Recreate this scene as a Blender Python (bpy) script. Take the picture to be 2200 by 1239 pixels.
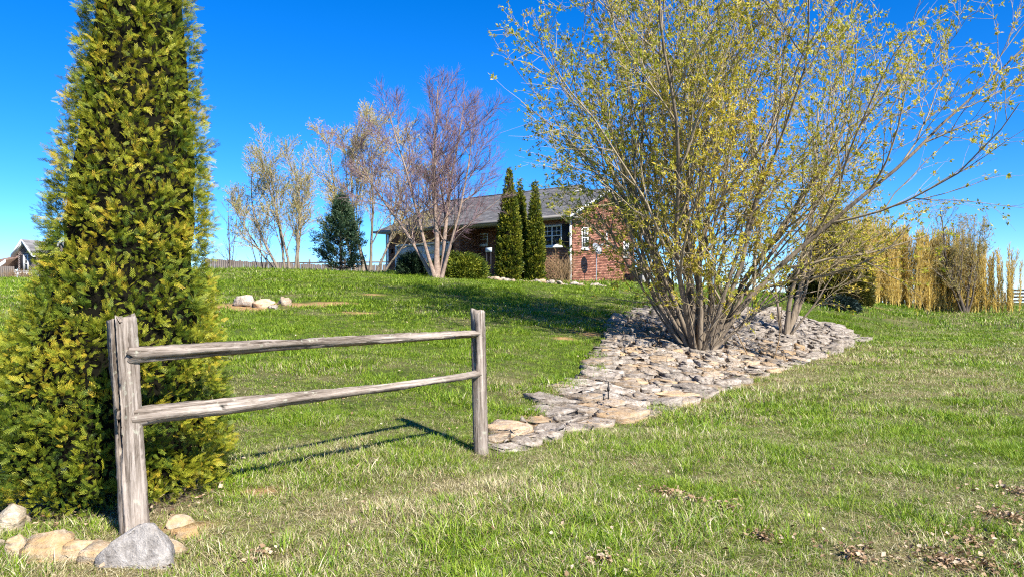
import bpy, math, random
import numpy as np
from mathutils import Vector, Matrix

for o in list(bpy.data.objects):
    bpy.data.objects.remove(o)
scene = bpy.context.scene
COL = scene.collection

# ------------------------------------------------------------------ camera, sky, sun, exposure
EYE, FPX, HZ = 1.5, 1600.0, 636.0            # eye height, focal length in photo pixels, horizon row
cam_d = bpy.data.cameras.new('camera')
cam_d.sensor_width = 36.0
cam_d.lens = 36.0 * FPX / 2200.0
cam_d.shift_y = (HZ - 619.5) / 2200.0
cam_d.clip_start, cam_d.clip_end = 0.1, 6000.0
cam = bpy.data.objects.new('camera', cam_d)
cam.location = (0, 0, EYE)
cam.rotation_euler = (math.radians(90), 0, 0)
COL.objects.link(cam)
scene.camera = cam

SUN_EL, SUN_AZ = math.radians(41), math.radians(140)       # azimuth clockwise from +Y
sunv = Vector((math.cos(SUN_EL) * math.sin(SUN_AZ), math.cos(SUN_EL) * math.cos(SUN_AZ), math.sin(SUN_EL)))
world = bpy.data.worlds.new('World')
scene.world = world
world.use_nodes = True
wn = world.node_tree
sky = wn.nodes.new('ShaderNodeTexSky')
sky.sky_type = 'NISHITA'
sky.sun_disc = False
sky.sun_elevation = SUN_EL
sky.sun_rotation = SUN_AZ
sky.altitude = 1000.0
sky.air_density = 0.8
sky.dust_density = 0.0
sky.ozone_density = 9.0
hsv = wn.nodes.new('ShaderNodeHueSaturation')
hsv.inputs['Saturation'].default_value = 1.22
hsv.inputs['Hue'].default_value = 0.506
wn.links.new(sky.outputs[0], hsv.inputs['Color'])
wn.links.new(hsv.outputs[0], wn.nodes['Background'].inputs[0])
wn.nodes['Background'].inputs[1].default_value = 0.11
sun_d = bpy.data.lights.new('sun', 'SUN')
sun_d.energy = 5.0
sun_d.angle = math.radians(0.5)
sun_d.color = (1.0, 0.95, 0.87)
sun = bpy.data.objects.new('sun', sun_d)
sun.rotation_euler = sunv.to_track_quat('Z', 'Y').to_euler()
sun.location = (20, -30, 40)
COL.objects.link(sun)
vs = scene.view_settings
vs.view_transform, vs.look, vs.gamma, vs.exposure = 'Standard', 'None', 1.0, 1.2
scene.cycles.max_bounces = 4
scene.cycles.diffuse_bounces = 2
scene.cycles.glossy_bounces = 2
scene.cycles.transmission_bounces = 2
scene.cycles.transparent_max_bounces = 4
scene.cycles.use_adaptive_sampling = True
scene.cycles.use_denoising = False
scene.cycles.filter_width = 1.15

# ------------------------------------------------------------------ numeric helpers
def at(px, py, d):
    """point seen at photo pixel (px, py) at distance d in front of the camera"""
    return np.array([(px - 1100.0) / FPX * d, d, EYE - (py - HZ) / FPX * d])

def _hash(ix, iy, seed):
    n = (ix.astype(np.int64) * 374761393 + iy.astype(np.int64) * 668265263 + seed * 1442695041) & 0xffffffff
    n = ((n ^ (n >> 13)) * 1274126177) & 0xffffffff
    n = n ^ (n >> 16)
    return (n & 0xffff) / 65535.0

def vnoise(x, y, seed=0):
    x = np.asarray(x, float); y = np.asarray(y, float)
    ix, iy = np.floor(x), np.floor(y)
    fx, fy = x - ix, y - iy
    fx = fx * fx * (3 - 2 * fx); fy = fy * fy * (3 - 2 * fy)
    a, b = _hash(ix, iy, seed), _hash(ix + 1, iy, seed)
    c, d = _hash(ix, iy + 1, seed), _hash(ix + 1, iy + 1, seed)
    return (a * (1 - fx) + b * fx) * (1 - fy) + (c * (1 - fx) + d * fx) * fy

def fbm(x, y, seed=0, oct=4):
    s, a, t = 0.0, 0.5, 0.0
    for i in range(oct):
        s = s + a * vnoise(x * 2 ** i + 17.3 * i, y * 2 ** i - 9.1 * i, seed + i)
        t += a; a *= 0.5
    return s / t

def sstep(a, b, x):
    t = np.clip((np.asarray(x, float) - a) / (b - a), 0, 1)
    return t * t * (3 - 2 * t)

def smin(a, b, k):
    h = np.clip(0.5 + 0.5 * (b - a) / k, 0, 1)
    return b * (1 - h) + a * h - k * h * (1 - h)

def norm(v):
    return v / np.maximum(np.linalg.norm(v, axis=-1, keepdims=True), 1e-9)

def xtoe(y):
    return np.interp(y, [0, 7.2, 8.3, 10.7, 15.1, 24, 35, 48, 70, 200], [-5, -.2, .62, 2.34, 5.1, 11.5, 20, 27, 36, 90])

def ground(x, y):
    x = np.asarray(x, float); y = np.asarray(y, float)
    zr = np.interp(y, [-200, 0, 18, 33, 48, 75, 100, 160, 400, 4000], [0, 0, 0, .17, .40, .85, .7, -2.5, -14, -150])
    left = sstep(-8, -28, x) if False else 1 - sstep(-28, -8, x)
    yc = 27 + 23 * left
    t = (y - 6.6) / (yc - 6.6)
    f = smin(t, np.ones_like(t), 0.2)
    f = -smin(-f, np.zeros_like(f), 0.12)
    top = 2.82 - 0.05 * left - 0.10 * np.maximum(0, y - 39) * (1 - left)
    r = np.maximum(f * top - zr, 0.012)
    r = r * (1 - sstep(62, 95, y)) + 0.012
    lat = 0.23 * (xtoe(y) - x)
    lat = -smin(-lat, np.zeros_like(lat), 0.12)
    z = zr + r * (1 - np.exp(-lat / r))
    near = 1 - sstep(40, 90, np.hypot(x, y))
    z = z + near * (0.09 * (fbm(x / 5.0, y / 5.0, 3, 3) - 0.5) + 0.03 * (fbm(x / .8, y / .8, 7, 3) - 0.5))
    return z

def gz(x, y):
    return float(ground(np.array([x]), np.array([y]))[0])

def px2g(px, py):
    d = np.linspace(3.2, 120, 6000)
    p = at(px, py, d[:, None].T[0]) if False else None
    x = (px - 1100.0) / FPX * d
    z = EYE - (py - HZ) / FPX * d
    k = np.nonzero(z <= ground(x, d))[0]
    k = k[0] if len(k) else -1
    return np.array([x[k], d[k]])

def in_poly(x, y, poly):
    inside = np.zeros(np.shape(x), bool)
    n = len(poly)
    for i in range(n):
        x1, y1 = poly[i]; x2, y2 = poly[(i + 1) % n]
        c = ((y1 > y) != (y2 > y)) & (x < (x2 - x1) * (y - y1) / (y2 - y1 + 1e-12) + x1)
        inside ^= c
    return inside

# ------------------------------------------------------------------ mesh helpers
def mesh_np(name, parts, mats, smooth=False, attrs=None, fmat=None):
    """parts: list of (V, F) with F (n,3) or (n,4); one mesh. attrs: name -> per-face floats, in the order of parts"""
    vs_, ls, st, off, n = [], [], [], 0, 0
    for V, F in parts:
        V = np.asarray(V, np.float32).reshape(-1, 3); F = np.asarray(F, np.int64)
        if len(F) == 0:
            off += len(V); vs_.append(V); continue
        vs_.append(V); ls.append((F + off).ravel())
        st.append(n + np.arange(len(F)) * F.shape[1]); n += F.size
        off += len(V)
    V = np.concatenate(vs_); L = np.concatenate(ls).astype(np.int32); S = np.concatenate(st).astype(np.int32)
    me = bpy.data.meshes.new(name)
    me.vertices.add(len(V)); me.vertices.foreach_set('co', V.ravel())
    me.loops.add(len(L)); me.loops.foreach_set('vertex_index', L)
    me.polygons.add(len(S)); me.polygons.foreach_set('loop_start', S)
    if not isinstance(mats, (list, tuple)):
        mats = [mats]
    for m in mats:
        me.materials.append(m)
    me.update(calc_edges=True)
    me.validate()
    if smooth:
        me.polygons.foreach_set('use_smooth', np.ones(len(S), bool))
    if fmat is not None:
        me.polygons.foreach_set('material_index', np.asarray(fmat, np.int32))
    for k, a in (attrs or {}).items():
        at_ = me.attributes.new(k, 'FLOAT', 'FACE')
        at_.data.foreach_set('value', np.asarray(a, np.float32))
    return me

def obj(name, me, parent=None, loc=None, label=None, cat=None, group=None, kind=None):
    o = bpy.data.objects.new(name, me)
    COL.objects.link(o)
    if parent is not None:
        o.parent = parent
    if loc is not None:
        o.location = loc
    if label: o['label'] = label
    if cat: o['category'] = cat
    if group: o['group'] = group
    if kind: o['kind'] = kind
    return o

def thing(name, label, cat, loc=(0, 0, 0), rz=0.0, group=None):
    o = obj(name, None, None, loc, label, cat, group)
    o.rotation_euler = (0, 0, rz)
    return o

BOXF = np.array([[0, 3, 2, 1], [4, 5, 6, 7], [0, 1, 5, 4], [1, 2, 6, 5], [2, 3, 7, 6], [3, 0, 4, 7]])
def boxv(x0, x1, y0, y1, z0, z1):
    return np.array([[x0, y0, z0], [x1, y0, z0], [x1, y1, z0], [x0, y1, z0],
                     [x0, y0, z1], [x1, y0, z1], [x1, y1, z1], [x0, y1, z1]], float)
def boxes(bs):
    """one (V, F) for a list of boxes given as 6-tuples"""
    V = np.concatenate([boxv(*b) for b in bs])
    F = np.concatenate([BOXF + 8 * i for i in range(len(bs))])
    return V, F
def part_boxes(name, bs, mat, parent, bevel=0.0, **kw):
    o = obj(name, mesh_np(name, [boxes(bs)], mat), parent, **kw)
    if bevel:
        m = o.modifiers.new('bevel', 'BEVEL'); m.width = bevel; m.segments = 1; m.limit_method = 'ANGLE'
    return o

def tubes(P, R, k):
    """P (N,S,3), R (N,S): tubes with k sides"""
    N, S = R.shape
    T = norm(np.gradient(P, axis=1))
    m = norm(P[:, -1] - P[:, 0])
    ref = np.where(np.abs(m[:, 2:3]) < 0.8, np.array([[0, 0, 1.0]]), np.array([[1.0, 0.0, 0]]))[:, None, :]
    A = norm(np.cross(T, np.broadcast_to(ref, T.shape)))
    B = np.cross(T, A)
    an = np.arange(k) * 2 * np.pi / k
    V = P[:, :, None, :] + R[:, :, None, None] * (A[:, :, None, :] * np.cos(an)[None, None, :, None] + B[:, :, None, :] * np.sin(an)[None, None, :, None])
    idx = np.arange(N * S * k).reshape(N, S, k)
    a = idx[:, :-1]; b = idx[:, 1:]
    F = np.stack([a, np.roll(a, -1, 2), np.roll(b, -1, 2), b], -1).reshape(-1, 4)
    return V.reshape(-1, 3), F

def grow(rng, start, d, L, S, wob, up, upgain=0.0):
    N = len(start)
    P = np.zeros((N, S, 3)); P[:, 0] = start
    d = norm(d)
    for i in range(S - 1):
        d = norm(d + wob * rng.normal(size=(N, 3)) + np.array([0, 0, 1.0]) * (up + upgain * i / S))
        P[:, i + 1] = P[:, i] + d * (L / (S - 1))[:, None]
    return P

def sprout(rng, P, R, n, t0, t1, ang, sd, azbias=None):
    """children of branches P: start, direction, parent radius, t, parent index"""
    N, S, _ = P.shape
    pi = np.repeat(np.arange(N), n)
    base = np.tile(np.linspace(0, 1, n, endpoint=False), N)
    t = t0 + (t1 - t0) * np.clip(base + rng.random(N * n) / n, 0, 1)
    f = t * (S - 1); i = np.clip(f.astype(int), 0, S - 2); w = (f - i)[:, None]
    p = P[pi, i] * (1 - w) + P[pi, i + 1] * w
    T = norm(P[pi, i + 1] - P[pi, i])
    r = R[pi, i] * (1 - w[:, 0]) + R[pi, i + 1] * w[:, 0]
    perp = rng.normal(size=(N * n, 3)); perp -= (perp * T).sum(1, keepdims=True) * T
    perp = norm(perp)
    if azbias is not None:
        perp = perp + azbias; perp -= (perp * T).sum(1, keepdims=True) * T; perp = norm(perp)
    a = ang + sd * rng.normal(size=N * n)
    d = np.cos(a)[:, None] * T + np.sin(a)[:, None] * perp
    return p, d, r, t, pi

def taper(r0, S, tip=0.2, pw=0.8):
    s = np.linspace(0, 1, S)[None]
    return r0[:, None] * (1 - (1 - tip) * s ** pw)

def leaves(pos, d, rng, ln, wd):
    """diamond leaves: pos, direction; sizes per leaf"""
    N = len(pos)
    d = norm(d)
    s = rng.normal(size=(N, 3)); s -= (s * d).sum(1, keepdims=True) * d; s = norm(s)
    nrm = np.cross(d, s)
    ln = np.broadcast_to(ln, (N,))[:, None]; wd = np.broadcast_to(wd, (N,))[:, None]
    mid = pos + d * ln * 0.45 + nrm * ln * 0.08
    V = np.stack([pos, mid + s * wd * .5, pos + d * ln, mid - s * wd * .5], 1).reshape(-1, 3)
    return V, np.arange(N * 4).reshape(N, 4)

def on_twigs(rng, P, n, t0=0.1, t1=1.0):
    N, S, _ = P.shape
    pi = np.repeat(np.arange(N), n)
    t = t0 + (t1 - t0) * rng.random(N * n)
    f = t * (S - 1); i = np.clip(f.astype(int), 0, S - 2); w = (f - i)[:, None]
    p = P[pi, i] * (1 - w) + P[pi, i + 1] * w
    T = norm(P[pi, i + 1] - P[pi, i])
    return p, T

# ------------------------------------------------------------------ materials
class NT:
    def __init__(s, name):
        s.m = bpy.data.materials.new(name); s.m.use_nodes = True
        s.t = s.m.node_tree; s.n = s.t.nodes; s.l = s.t.links
        s.b = s.n['Principled BSDF']; s.out = s.n['Material Output']
        s.b.inputs['Roughness'].default_value = 0.8
        s.b.inputs['Specular IOR Level'].default_value = 0.3
    def node(s, typ, **kw):
        n = s.n.new('ShaderNode' + typ)
        for k, v in kw.items(): setattr(n, k, v)
        return n
    def coord(s, out='Object', scale=(1, 1, 1)):
        tc = s.node('TexCoord'); mp = s.node('Mapping'); mp.inputs['Scale'].default_value = scale
        s.l.new(tc.outputs[out], mp.inputs['Vector']); return mp.outputs[0]
    def pos(s, scale=(1, 1, 1)):
        g = s.node('NewGeometry'); mp = s.node('Mapping'); mp.inputs['Scale'].default_value = scale
        s.l.new(g.outputs['Position'], mp.inputs['Vector']); return mp.outputs[0]
    def noise(s, vec, scale, detail=4, rough=.55, dist=0.0):
        n = s.node('TexNoise'); n.inputs['Scale'].default_value = scale; n.inputs['Detail'].default_value = detail
        n.inputs['Roughness'].default_value = rough; n.inputs['Distortion'].default_value = dist
        s.l.new(vec, n.inputs['Vector']); return n.outputs['Fac']
    def voro(s, vec, scale, feature='F1', out='Distance'):
        n = s.node('TexVoronoi', feature=feature); n.inputs['Scale'].default_value = scale
        s.l.new(vec, n.inputs['Vector']); return n.outputs[out]
    def ramp(s, fac, stops, interp='LINEAR'):
        n = s.node('ValToRGB'); e = n.color_ramp.elements; n.color_ramp.interpolation = interp
        while len(e) < len(stops): e.new(0.5)
        for q, (p, c) in zip(e, stops):
            q.position = p; q.color = (*c, 1) if len(c) == 3 else c
        s.l.new(fac, n.inputs[0]); return n.outputs[0]
    def mix(s, fac, a, b, typ='MIX'):
        n = s.node('Mix', data_type='RGBA', blend_type=typ)
        for sock, v in ((n.inputs[0], fac), (n.inputs[6], a), (n.inputs[7], b)):
            if isinstance(v, (int, float)): sock.default_value = v
            elif isinstance(v, tuple): sock.default_value = (*v, 1)
            else: s.l.new(v, sock)
        return n.outputs[2]
    def math(s, op, a, b=0.0, c=None):
        n = s.node('Math', operation=op)
        for k, v in enumerate((a, b) if c is None else (a, b, c)):
            if isinstance(v, (int, float)): n.inputs[k].default_value = v
            else: s.l.new(v, n.inputs[k])
        return n.outputs[0]
    def attr(s, name, typ='GEOMETRY', out='Fac'):
        n = s.node('Attribute', attribute_name=name, attribute_type=typ); return n.outputs[out]
    def rand(s):
        return s.node('ObjectInfo').outputs['Random']
    def bump(s, h, strength=.5, dist=.01):
        n = s.node('Bump'); n.inputs['Strength'].default_value = strength; n.inputs['Distance'].default_value = dist
        s.l.new(h, n.inputs['Height']); s.l.new(n.outputs[0], s.b.inputs['Normal']); return n
    def col(s, c):
        if isinstance(c, tuple): s.b.inputs['Base Color'].default_value = (*c, 1)
        else: s.l.new(c, s.b.inputs['Base Color'])
        s.c = c
    def translucent(s, fac, tint=(1, 1, 1)):
        tr = s.node('BsdfTranslucent'); mx = s.node('MixShader'); mx.inputs[0].default_value = fac
        if isinstance(s.c, tuple): tr.inputs[0].default_value = (*s.c, 1)
        else: s.l.new(s.mix(1.0, s.c, tint, 'MULTIPLY'), tr.inputs[0])
        s.l.new(s.b.outputs[0], mx.inputs[1]); s.l.new(tr.outputs[0], mx.inputs[2])
        s.l.new(mx.outputs[0], s.out.inputs['Surface'])
    def set(s, **kw):
        for k, v in kw.items(): s.b.inputs[k.replace('_', ' ')].default_value = v
        return s

def flat_mat(name, c, rough=.7, var=.12, scale=6.0, spec=.3, metal=0.0):
    n = NT(name)
    f = n.noise(n.coord(), scale, 5)
    n.col(n.mix(f, tuple(x * (1 - var) for x in c), tuple(min(1, x * (1 + var)) for x in c)))
    n.set(Roughness=rough, Specular_IOR_Level=spec, Metallic=metal)
    return n.m

def leaf_mat(name, stops, trans=.25, rough=.55, spec=.25):
    n = NT(name)
    n.col(n.ramp(n.attr('tint'), stops))
    n.set(Roughness=rough, Specular_IOR_Level=spec)
    n.translucent(trans, (1.0, 1.0, .55))
    return n.m

def bark_mat(name, dark, light, scale=9.0, stretch=.25, bump=.6, dist=.02, hi=None):
    n = NT(name)
    v = n.coord('Object', (1, 1, stretch))
    f = n.noise(v, scale, 6, .65, .6)
    g = n.noise(v, scale * 3.1, 4)
    c = n.ramp(n.math('ADD', n.math('MULTIPLY', f, .7), n.math('MULTIPLY', g, .3)), [(.32, dark), (.62, light)] + ([(.75, hi)] if hi else []))
    n.col(c); n.bump(f, bump, dist)
    n.set(Roughness=.9, Specular_IOR_Level=.15)
    return n.m

def wood_mat():
    n = NT('weathered_wood')
    v = n.coord('Object', (1, 1, .045))
    f = n.noise(v, 42, 6, .7, .35)
    g = n.noise(n.coord('Object', (1, 1, .16)), 9, 5, .6, .5)
    p = n.noise(n.coord('Object'), 16, 5, .6)
    grey = n.ramp(f, [(.34, (.055, .043, .033)), (.46, (.21, .18, .15)), (.62, (.43, .385, .34))])
    warm = n.ramp(g, [(.3, (.62, .56, .50)), (.55, (1.0, .96, .92)), (.8, (1.12, 1.12, 1.16))])
    c = n.mix(1.0, grey, warm, 'MULTIPLY')
    lich = n.ramp(p, [(.60, (0, 0, 0)), (.68, (1, 1, 1))])
    c = n.mix(n.math('MULTIPLY', lich, .5), c, (.44, .45, .34))
    n.col(c)
    n.bump(n.math('ADD', f, n.math('MULTIPLY', g, .6)), .75, .012)
    n.set(Roughness=.92, Specular_IOR_Level=.12)
    return n.m

def stone_mat(name, a, b, c_, warm, warm_amt, layers=.8):
    n = NT(name)
    v = n.coord('Object')
    f = n.noise(v, 5.5, 7, .65, .5)
    g = n.noise(v, 26, 6, .7)
    lay = n.noise(n.coord('Object', (1, 1, 5)), 7, 5, .6, .4)
    base = n.ramp(n.math('ADD', n.math('MULTIPLY', f, .55), n.math('MULTIPLY', g, .45)), [(.36, a), (.5, b), (.64, c_)])
    r = n.rand()
    w = n.ramp(n.math('ADD', n.math('MULTIPLY', lay, .6), n.math('MULTIPLY', r, .4)), [(1 - warm_amt - .12, (0, 0, 0)), (1 - warm_amt + .12, (1, 1, 1))])
    base = n.mix(w, base, n.mix(g, warm, tuple(min(1, k * 1.5) for k in warm)))
    val = n.math('ADD', n.math('MULTIPLY', n.math('FRACT', n.math('MULTIPLY', r, 7.31)), .45), .74)
    hs = n.node('HueSaturation'); n.l.new(base, hs.inputs['Color']); n.l.new(val, hs.inputs['Value'])
    n.col(hs.outputs[0])
    k9 = n.noise(v, 90, 4, .7)
    h = n.math('ADD', n.math('MULTIPLY', f, .8), n.math('ADD', n.math('MULTIPLY', g, .7), n.math('MULTIPLY', k9, .25)))
    n.bump(n.math('ADD', h, n.math('MULTIPLY', lay, layers)), .75, .035)
    n.set(Roughness=.92, Specular_IOR_Level=.15)
    return n.m

M = {}
M['wood'] = wood_mat()
M['limestone'] = stone_mat('limestone', (.09, .070, .052), (.30, .252, .20), (.53, .47, .395), (.37, .245, .125), .36)
M['tan_stone'] = stone_mat('tan_stone', (.16, .12, .075), (.40, .33, .235), (.62, .55, .44), (.46, .28, .11), .36)
M['grey_boulder'] = stone_mat('grey_boulder', (.14, .122, .105), (.31, .282, .25), (.47, .435, .39), (.32, .25, .18), .12, 0.0)
M['pale_rock'] = stone_mat('pale_rock', (.15, .12, .095), (.36, .305, .245), (.56, .50, .43), (.44, .30, .17), .42)
M['arbor_leaf'] = leaf_mat('arbor_leaf', [(0, (.022, .05, .008)), (.35, (.085, .135, .012)), (.62, (.22, .25, .018)), (.88, (.38, .36, .028)), (1, (.46, .33, .03))], .2)
M['arbor_core_shade'] = flat_mat('arbor_core_shade', (.007, .0065, .004), .95, .3, 20, .05)  # near black: shade between the sprays is put into the core colour
M['arbor_far'] = leaf_mat('arbor_far', [(0, (.02, .045, .008)), (.5, (.12, .15, .014)), (1, (.34, .31, .03))], .2)
M['conifer_gold'] = leaf_mat('conifer_gold', [(0, (.025, .035, .008)), (.5, (.10, .10, .016)), (.8, (.22, .17, .025)), (1, (.34, .21, .03))], .2)
M['juniper_gold'] = leaf_mat('juniper_gold', [(0, (.03, .06, .008)), (.5, (.13, .17, .018)), (1, (.30, .31, .035))], .2)
M['juniper_dark'] = leaf_mat('juniper_dark', [(0, (.008, .022, .010)), (.6, (.028, .055, .026)), (1, (.07, .11, .05))], .12)
M['juniper_blue'] = leaf_mat('juniper_blue', [(0, (.008, .018, .016)), (.6, (.025, .048, .042)), (1, (.08, .12, .10))], .12)
M['pine'] = leaf_mat('pine', [(0, (.014, .035, .018)), (.6, (.05, .10, .045)), (1, (.17, .23, .12))], .15)
M['willow_leaf'] = leaf_mat('willow_leaf', [(0, (.22, .29, .025)), (.45, (.47, .44, .05)), (.8, (.66, .54, .075)), (1, (.70, .48, .08))], .42)
M['willow_far_leaf'] = leaf_mat('willow_far_leaf', [(0, (.38, .40, .13)), (.5, (.54, .48, .19)), (1, (.56, .42, .18))], .45)
M['young_leaf'] = leaf_mat('young_leaf', [(0, (.24, .24, .07)), (.5, (.40, .35, .13)), (1, (.48, .38, .16))], .45)
M['willow_bark'] = bark_mat('willow_bark', (.085, .065, .045), (.27, .215, .155), 8, .22, .8, .03, (.42, .36, .28))
M['willow_branch'] = bark_mat('willow_branch', (.13, .10, .062), (.38, .31, .205), 12, .3, .3, .01)
M['willow_twig'] = flat_mat('willow_twig', (.40, .31, .15), .7, .3, 2)
M['brown_twig'] = flat_mat('brown_twig', (.26, .17, .085), .8, .3, 3)
M['birch_bark'] = bark_mat('birch_bark', (.15, .10, .075), (.36, .27, .21), 7, 1.2, .6, .02, (.50, .41, .34))
M['birch_twig'] = flat_mat('birch_twig', (.20, .125, .135), .7, .25, 2)
M['grey_bark'] = bark_mat('grey_bark', (.10, .08, .06), (.27, .22, .165), 9, .3, .5, .02)
M['dark_bark'] = bark_mat('dark_bark', (.04, .032, .025), (.12, .095, .07), 9, .3, .5, .02)
M['bamboo'] = flat_mat('bamboo', (.58, .43, .11), .5, .3, 1.2)
M['bamboo_leaf'] = leaf_mat('bamboo_leaf', [(0, (.58, .43, .12)), (.6, (.80, .61, .20)), (1, (.88, .75, .42))], .5)
M['dead_leaf'] = leaf_mat('dead_leaf', [(0, (.13, .075, .04)), (.5, (.34, .22, .125)), (1, (.58, .46, .32))], .15, .8)
M['white_trim'] = flat_mat('white_trim', (.78, .78, .76), .5, .05)
M['dark_shutter'] = flat_mat('dark_shutter', (.022, .022, .026), .5, .2)
M['metal_grey'] = flat_mat('metal_grey', (.33, .34, .36), .45, .08, 10, .4, .3)
M['ac_grey'] = flat_mat('ac_grey', (.30, .29, .27), .6, .12)
M['black_paint'] = flat_mat('black_paint', (.016, .015, .015), .6, .3)
M['garage_panel'] = flat_mat('garage_panel', (.62, .64, .66), .5, .04)
M['soffit'] = flat_mat('soffit', (.34, .33, .31), .7, .05)
M['gutter'] = flat_mat('gutter', (.20, .19, .18), .5, .1)
M['mortar'] = flat_mat('mortar', (.33, .265, .225), .9, .15, 30)
M['interior'] = flat_mat('interior', (.05, .045, .04), .9, .2)
M['board'] = None
n = NT('fence_board')
f = n.noise(n.coord('Object', (1, 1, .08)), 30, 5, .7)
n.col(n.mix(n.math('MULTIPLY', n.rand(), .6), n.ramp(f, [(.3, (.07, .058, .047)), (.7, (.19, .16, .135))]), (.13, .11, .09)))
M['board'] = n.m
n = NT('window_glass'); n.col((.018, .022, .026)); n.set(Roughness=.04, Specular_IOR_Level=.6); M['glass'] = n.m
n = NT('window_blind'); n.col((.50, .50, .48)); M['blind'] = n.m
def brick_mat(name, a, b, c):
    n = NT(name)
    t = n.attr('tint'); f = n.noise(n.coord(), 30, 5, .7)
    n.col(n.mix(n.math('MULTIPLY', f, .35), n.ramp(t, [(0, a), (.5, b), (1, c)]), (.12, .06, .045)))
    n.bump(f, .4, .004); n.set(Roughness=.9)
    return n.m
M['brick'] = brick_mat('red_brick', (.16, .055, .035), (.30, .125, .075), (.44, .215, .14))
M['grey_brick'] = brick_mat('grey_brick', (.12, .10, .095), (.20, .17, .155), (.31, .265, .24))
def shingle_mat(name, a, b, c):
    n = NT(name)
    t = n.attr('tint'); f = n.noise(n.coord(), 14, 5, .7); g = n.noise(n.coord(), 130, 3, .7)
    c0 = n.ramp(t, [(0, a), (.5, b), (1, c)])
    n.col(n.mix(n.math('ADD', n.math('MULTIPLY', f, .3), n.math('MULTIPLY', g, .3)), c0, tuple(k * .6 for k in a)))
    n.bump(g, .5, .006); n.set(Roughness=.95, Specular_IOR_Level=.1)
    return n.m
M['shingle'] = shingle_mat('grey_shingle', (.15, .145, .145), (.225, .215, .21), (.31, .295, .285))
M['shingle_brown'] = shingle_mat('brown_shingle', (.20, .13, .10), (.30, .205, .16), (.40, .285, .225))

# lawn soil under the grass, and the grass blades themselves
n = NT('lawn_soil')
p = n.pos()
f = n.noise(p, 9, 6, .7); g = n.noise(p, 55, 4, .7); h = n.noise(p, .5, 4, .6)
green = n.ramp(n.math('ADD', n.math('MULTIPLY', f, .5), n.math('MULTIPLY', g, .5)), [(.3, (.022, .032, .008)), (.5, (.06, .085, .015)), (.7, (.17, .165, .05))])
dryc = n.ramp(g, [(.3, (.10, .075, .035)), (.55, (.26, .205, .105)), (.75, (.40, .33, .19))])
soil = n.ramp(n.math('ADD', n.math('MULTIPLY', f, .5), n.math('MULTIPLY', g, .5)), [(.3, (.17, .09, .035)), (.5, (.36, .215, .095)), (.68, (.52, .36, .19))])
litter = n.ramp(g, [(.3, (.045, .032, .022)), (.5, (.15, .11, .075)), (.7, (.31, .245, .18))])
c = n.mix(n.attr('dry'), green, dryc)
c = n.mix(n.attr('litter'), c, litter)
c = n.mix(n.attr('soil'), c, soil)
n.col(c); n.bump(n.math('ADD', f, g), .8, .03); n.set(Roughness=.95, Specular_IOR_Level=.08)
M['lawn'] = n.m
n = NT('grass_blade')
d_ = n.attr('dry', 'INSTANCER'); t_ = n.attr('tint')
r_ = n.rand()
gr = n.ramp(n.math('ADD', n.math('MULTIPLY', t_, .6), n.math('MULTIPLY', r_, .4)), [(0, (.05, .12, .006)), (.45, (.165, .275, .013)), (.8, (.30, .375, .032)), (1, (.44, .48, .11))])
st = n.ramp(t_, [(0, (.22, .17, .07)), (.5, (.46, .39, .20)), (1, (.66, .59, .38))])
sel = n.math('GREATER_THAN', n.math('ADD', d_, n.math('MULTIPLY', n.math('SUBTRACT', n.math('FRACT', n.math('MULTIPLY', t_, 13.7)), .5), .9)), .52)
n.col(n.mix(sel, gr, st)); n.set(Roughness=.5, Specular_IOR_Level=.3)
n.translucent(.25, (1, 1, .6))
M['grass'] = n.m

# ------------------------------------------------------------------ the lawn (one sheet to the horizon) and its masks
bed_px = [(1046, 985), (1110, 968), (1190, 940), (1290, 918), (1380, 886), (1452, 862), (1550, 832), (1650, 797), (1735, 768), (1800, 745), (1848, 727),
          (1780, 702), (1720, 684), (1640, 664), (1560, 660), (1440, 662), (1370, 672), (1332, 690), (1322, 725), (1300, 770), (1288, 806), (1235, 838), (1186, 866), (1180, 884), (1128, 905), (1075, 936), (1046, 952)]
BED = np.array([px2g(*p) for p in bed_px])
HX0, HY0, HPHI = 2.83, 34.3, math.radians(41)
HEX = np.array([math.cos(HPHI), -math.sin(HPHI)]); HEY = np.array([math.sin(HPHI), math.cos(HPHI)])
ARB = np.array([-2.90, 5.5])

soil_spots = [(px2g(a, b), rx, ry) for a, b, rx, ry in [
    (525, 662, .9, .55), (640, 655, .9, .45), (720, 652, .7, .4), (505, 657, .7, .4), (1262, 717, .35, .3), (1215, 728, .3, .2), (1570, 820, .55, .35), (1700, 775, .6, .3), (1500, 858, .3, .2),
    (1880, 660, 1.3, .9), (800, 633, .35, .25), (770, 672, .5, .2), (1225, 690, .3, .2), (420, 1130, .28, .16), (560, 1060, .28, .12), (1460, 870, .3, .18), (2000, 672, 1.3, .5)]]
litter_spots = [(px2g(a, b), r) for a, b, r in [(2090, 1170, .24), (2170, 1120, .20), (2030, 1215, .18), (2190, 1060, .15), (1430, 1065, .10), (1480, 1080, .09), (1560, 1100, .08), (1840, 1200, .10), (1640, 1160, .07), (1300, 1210, .07), (560, 1205, .08), (2120, 1225, .2)]]

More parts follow.
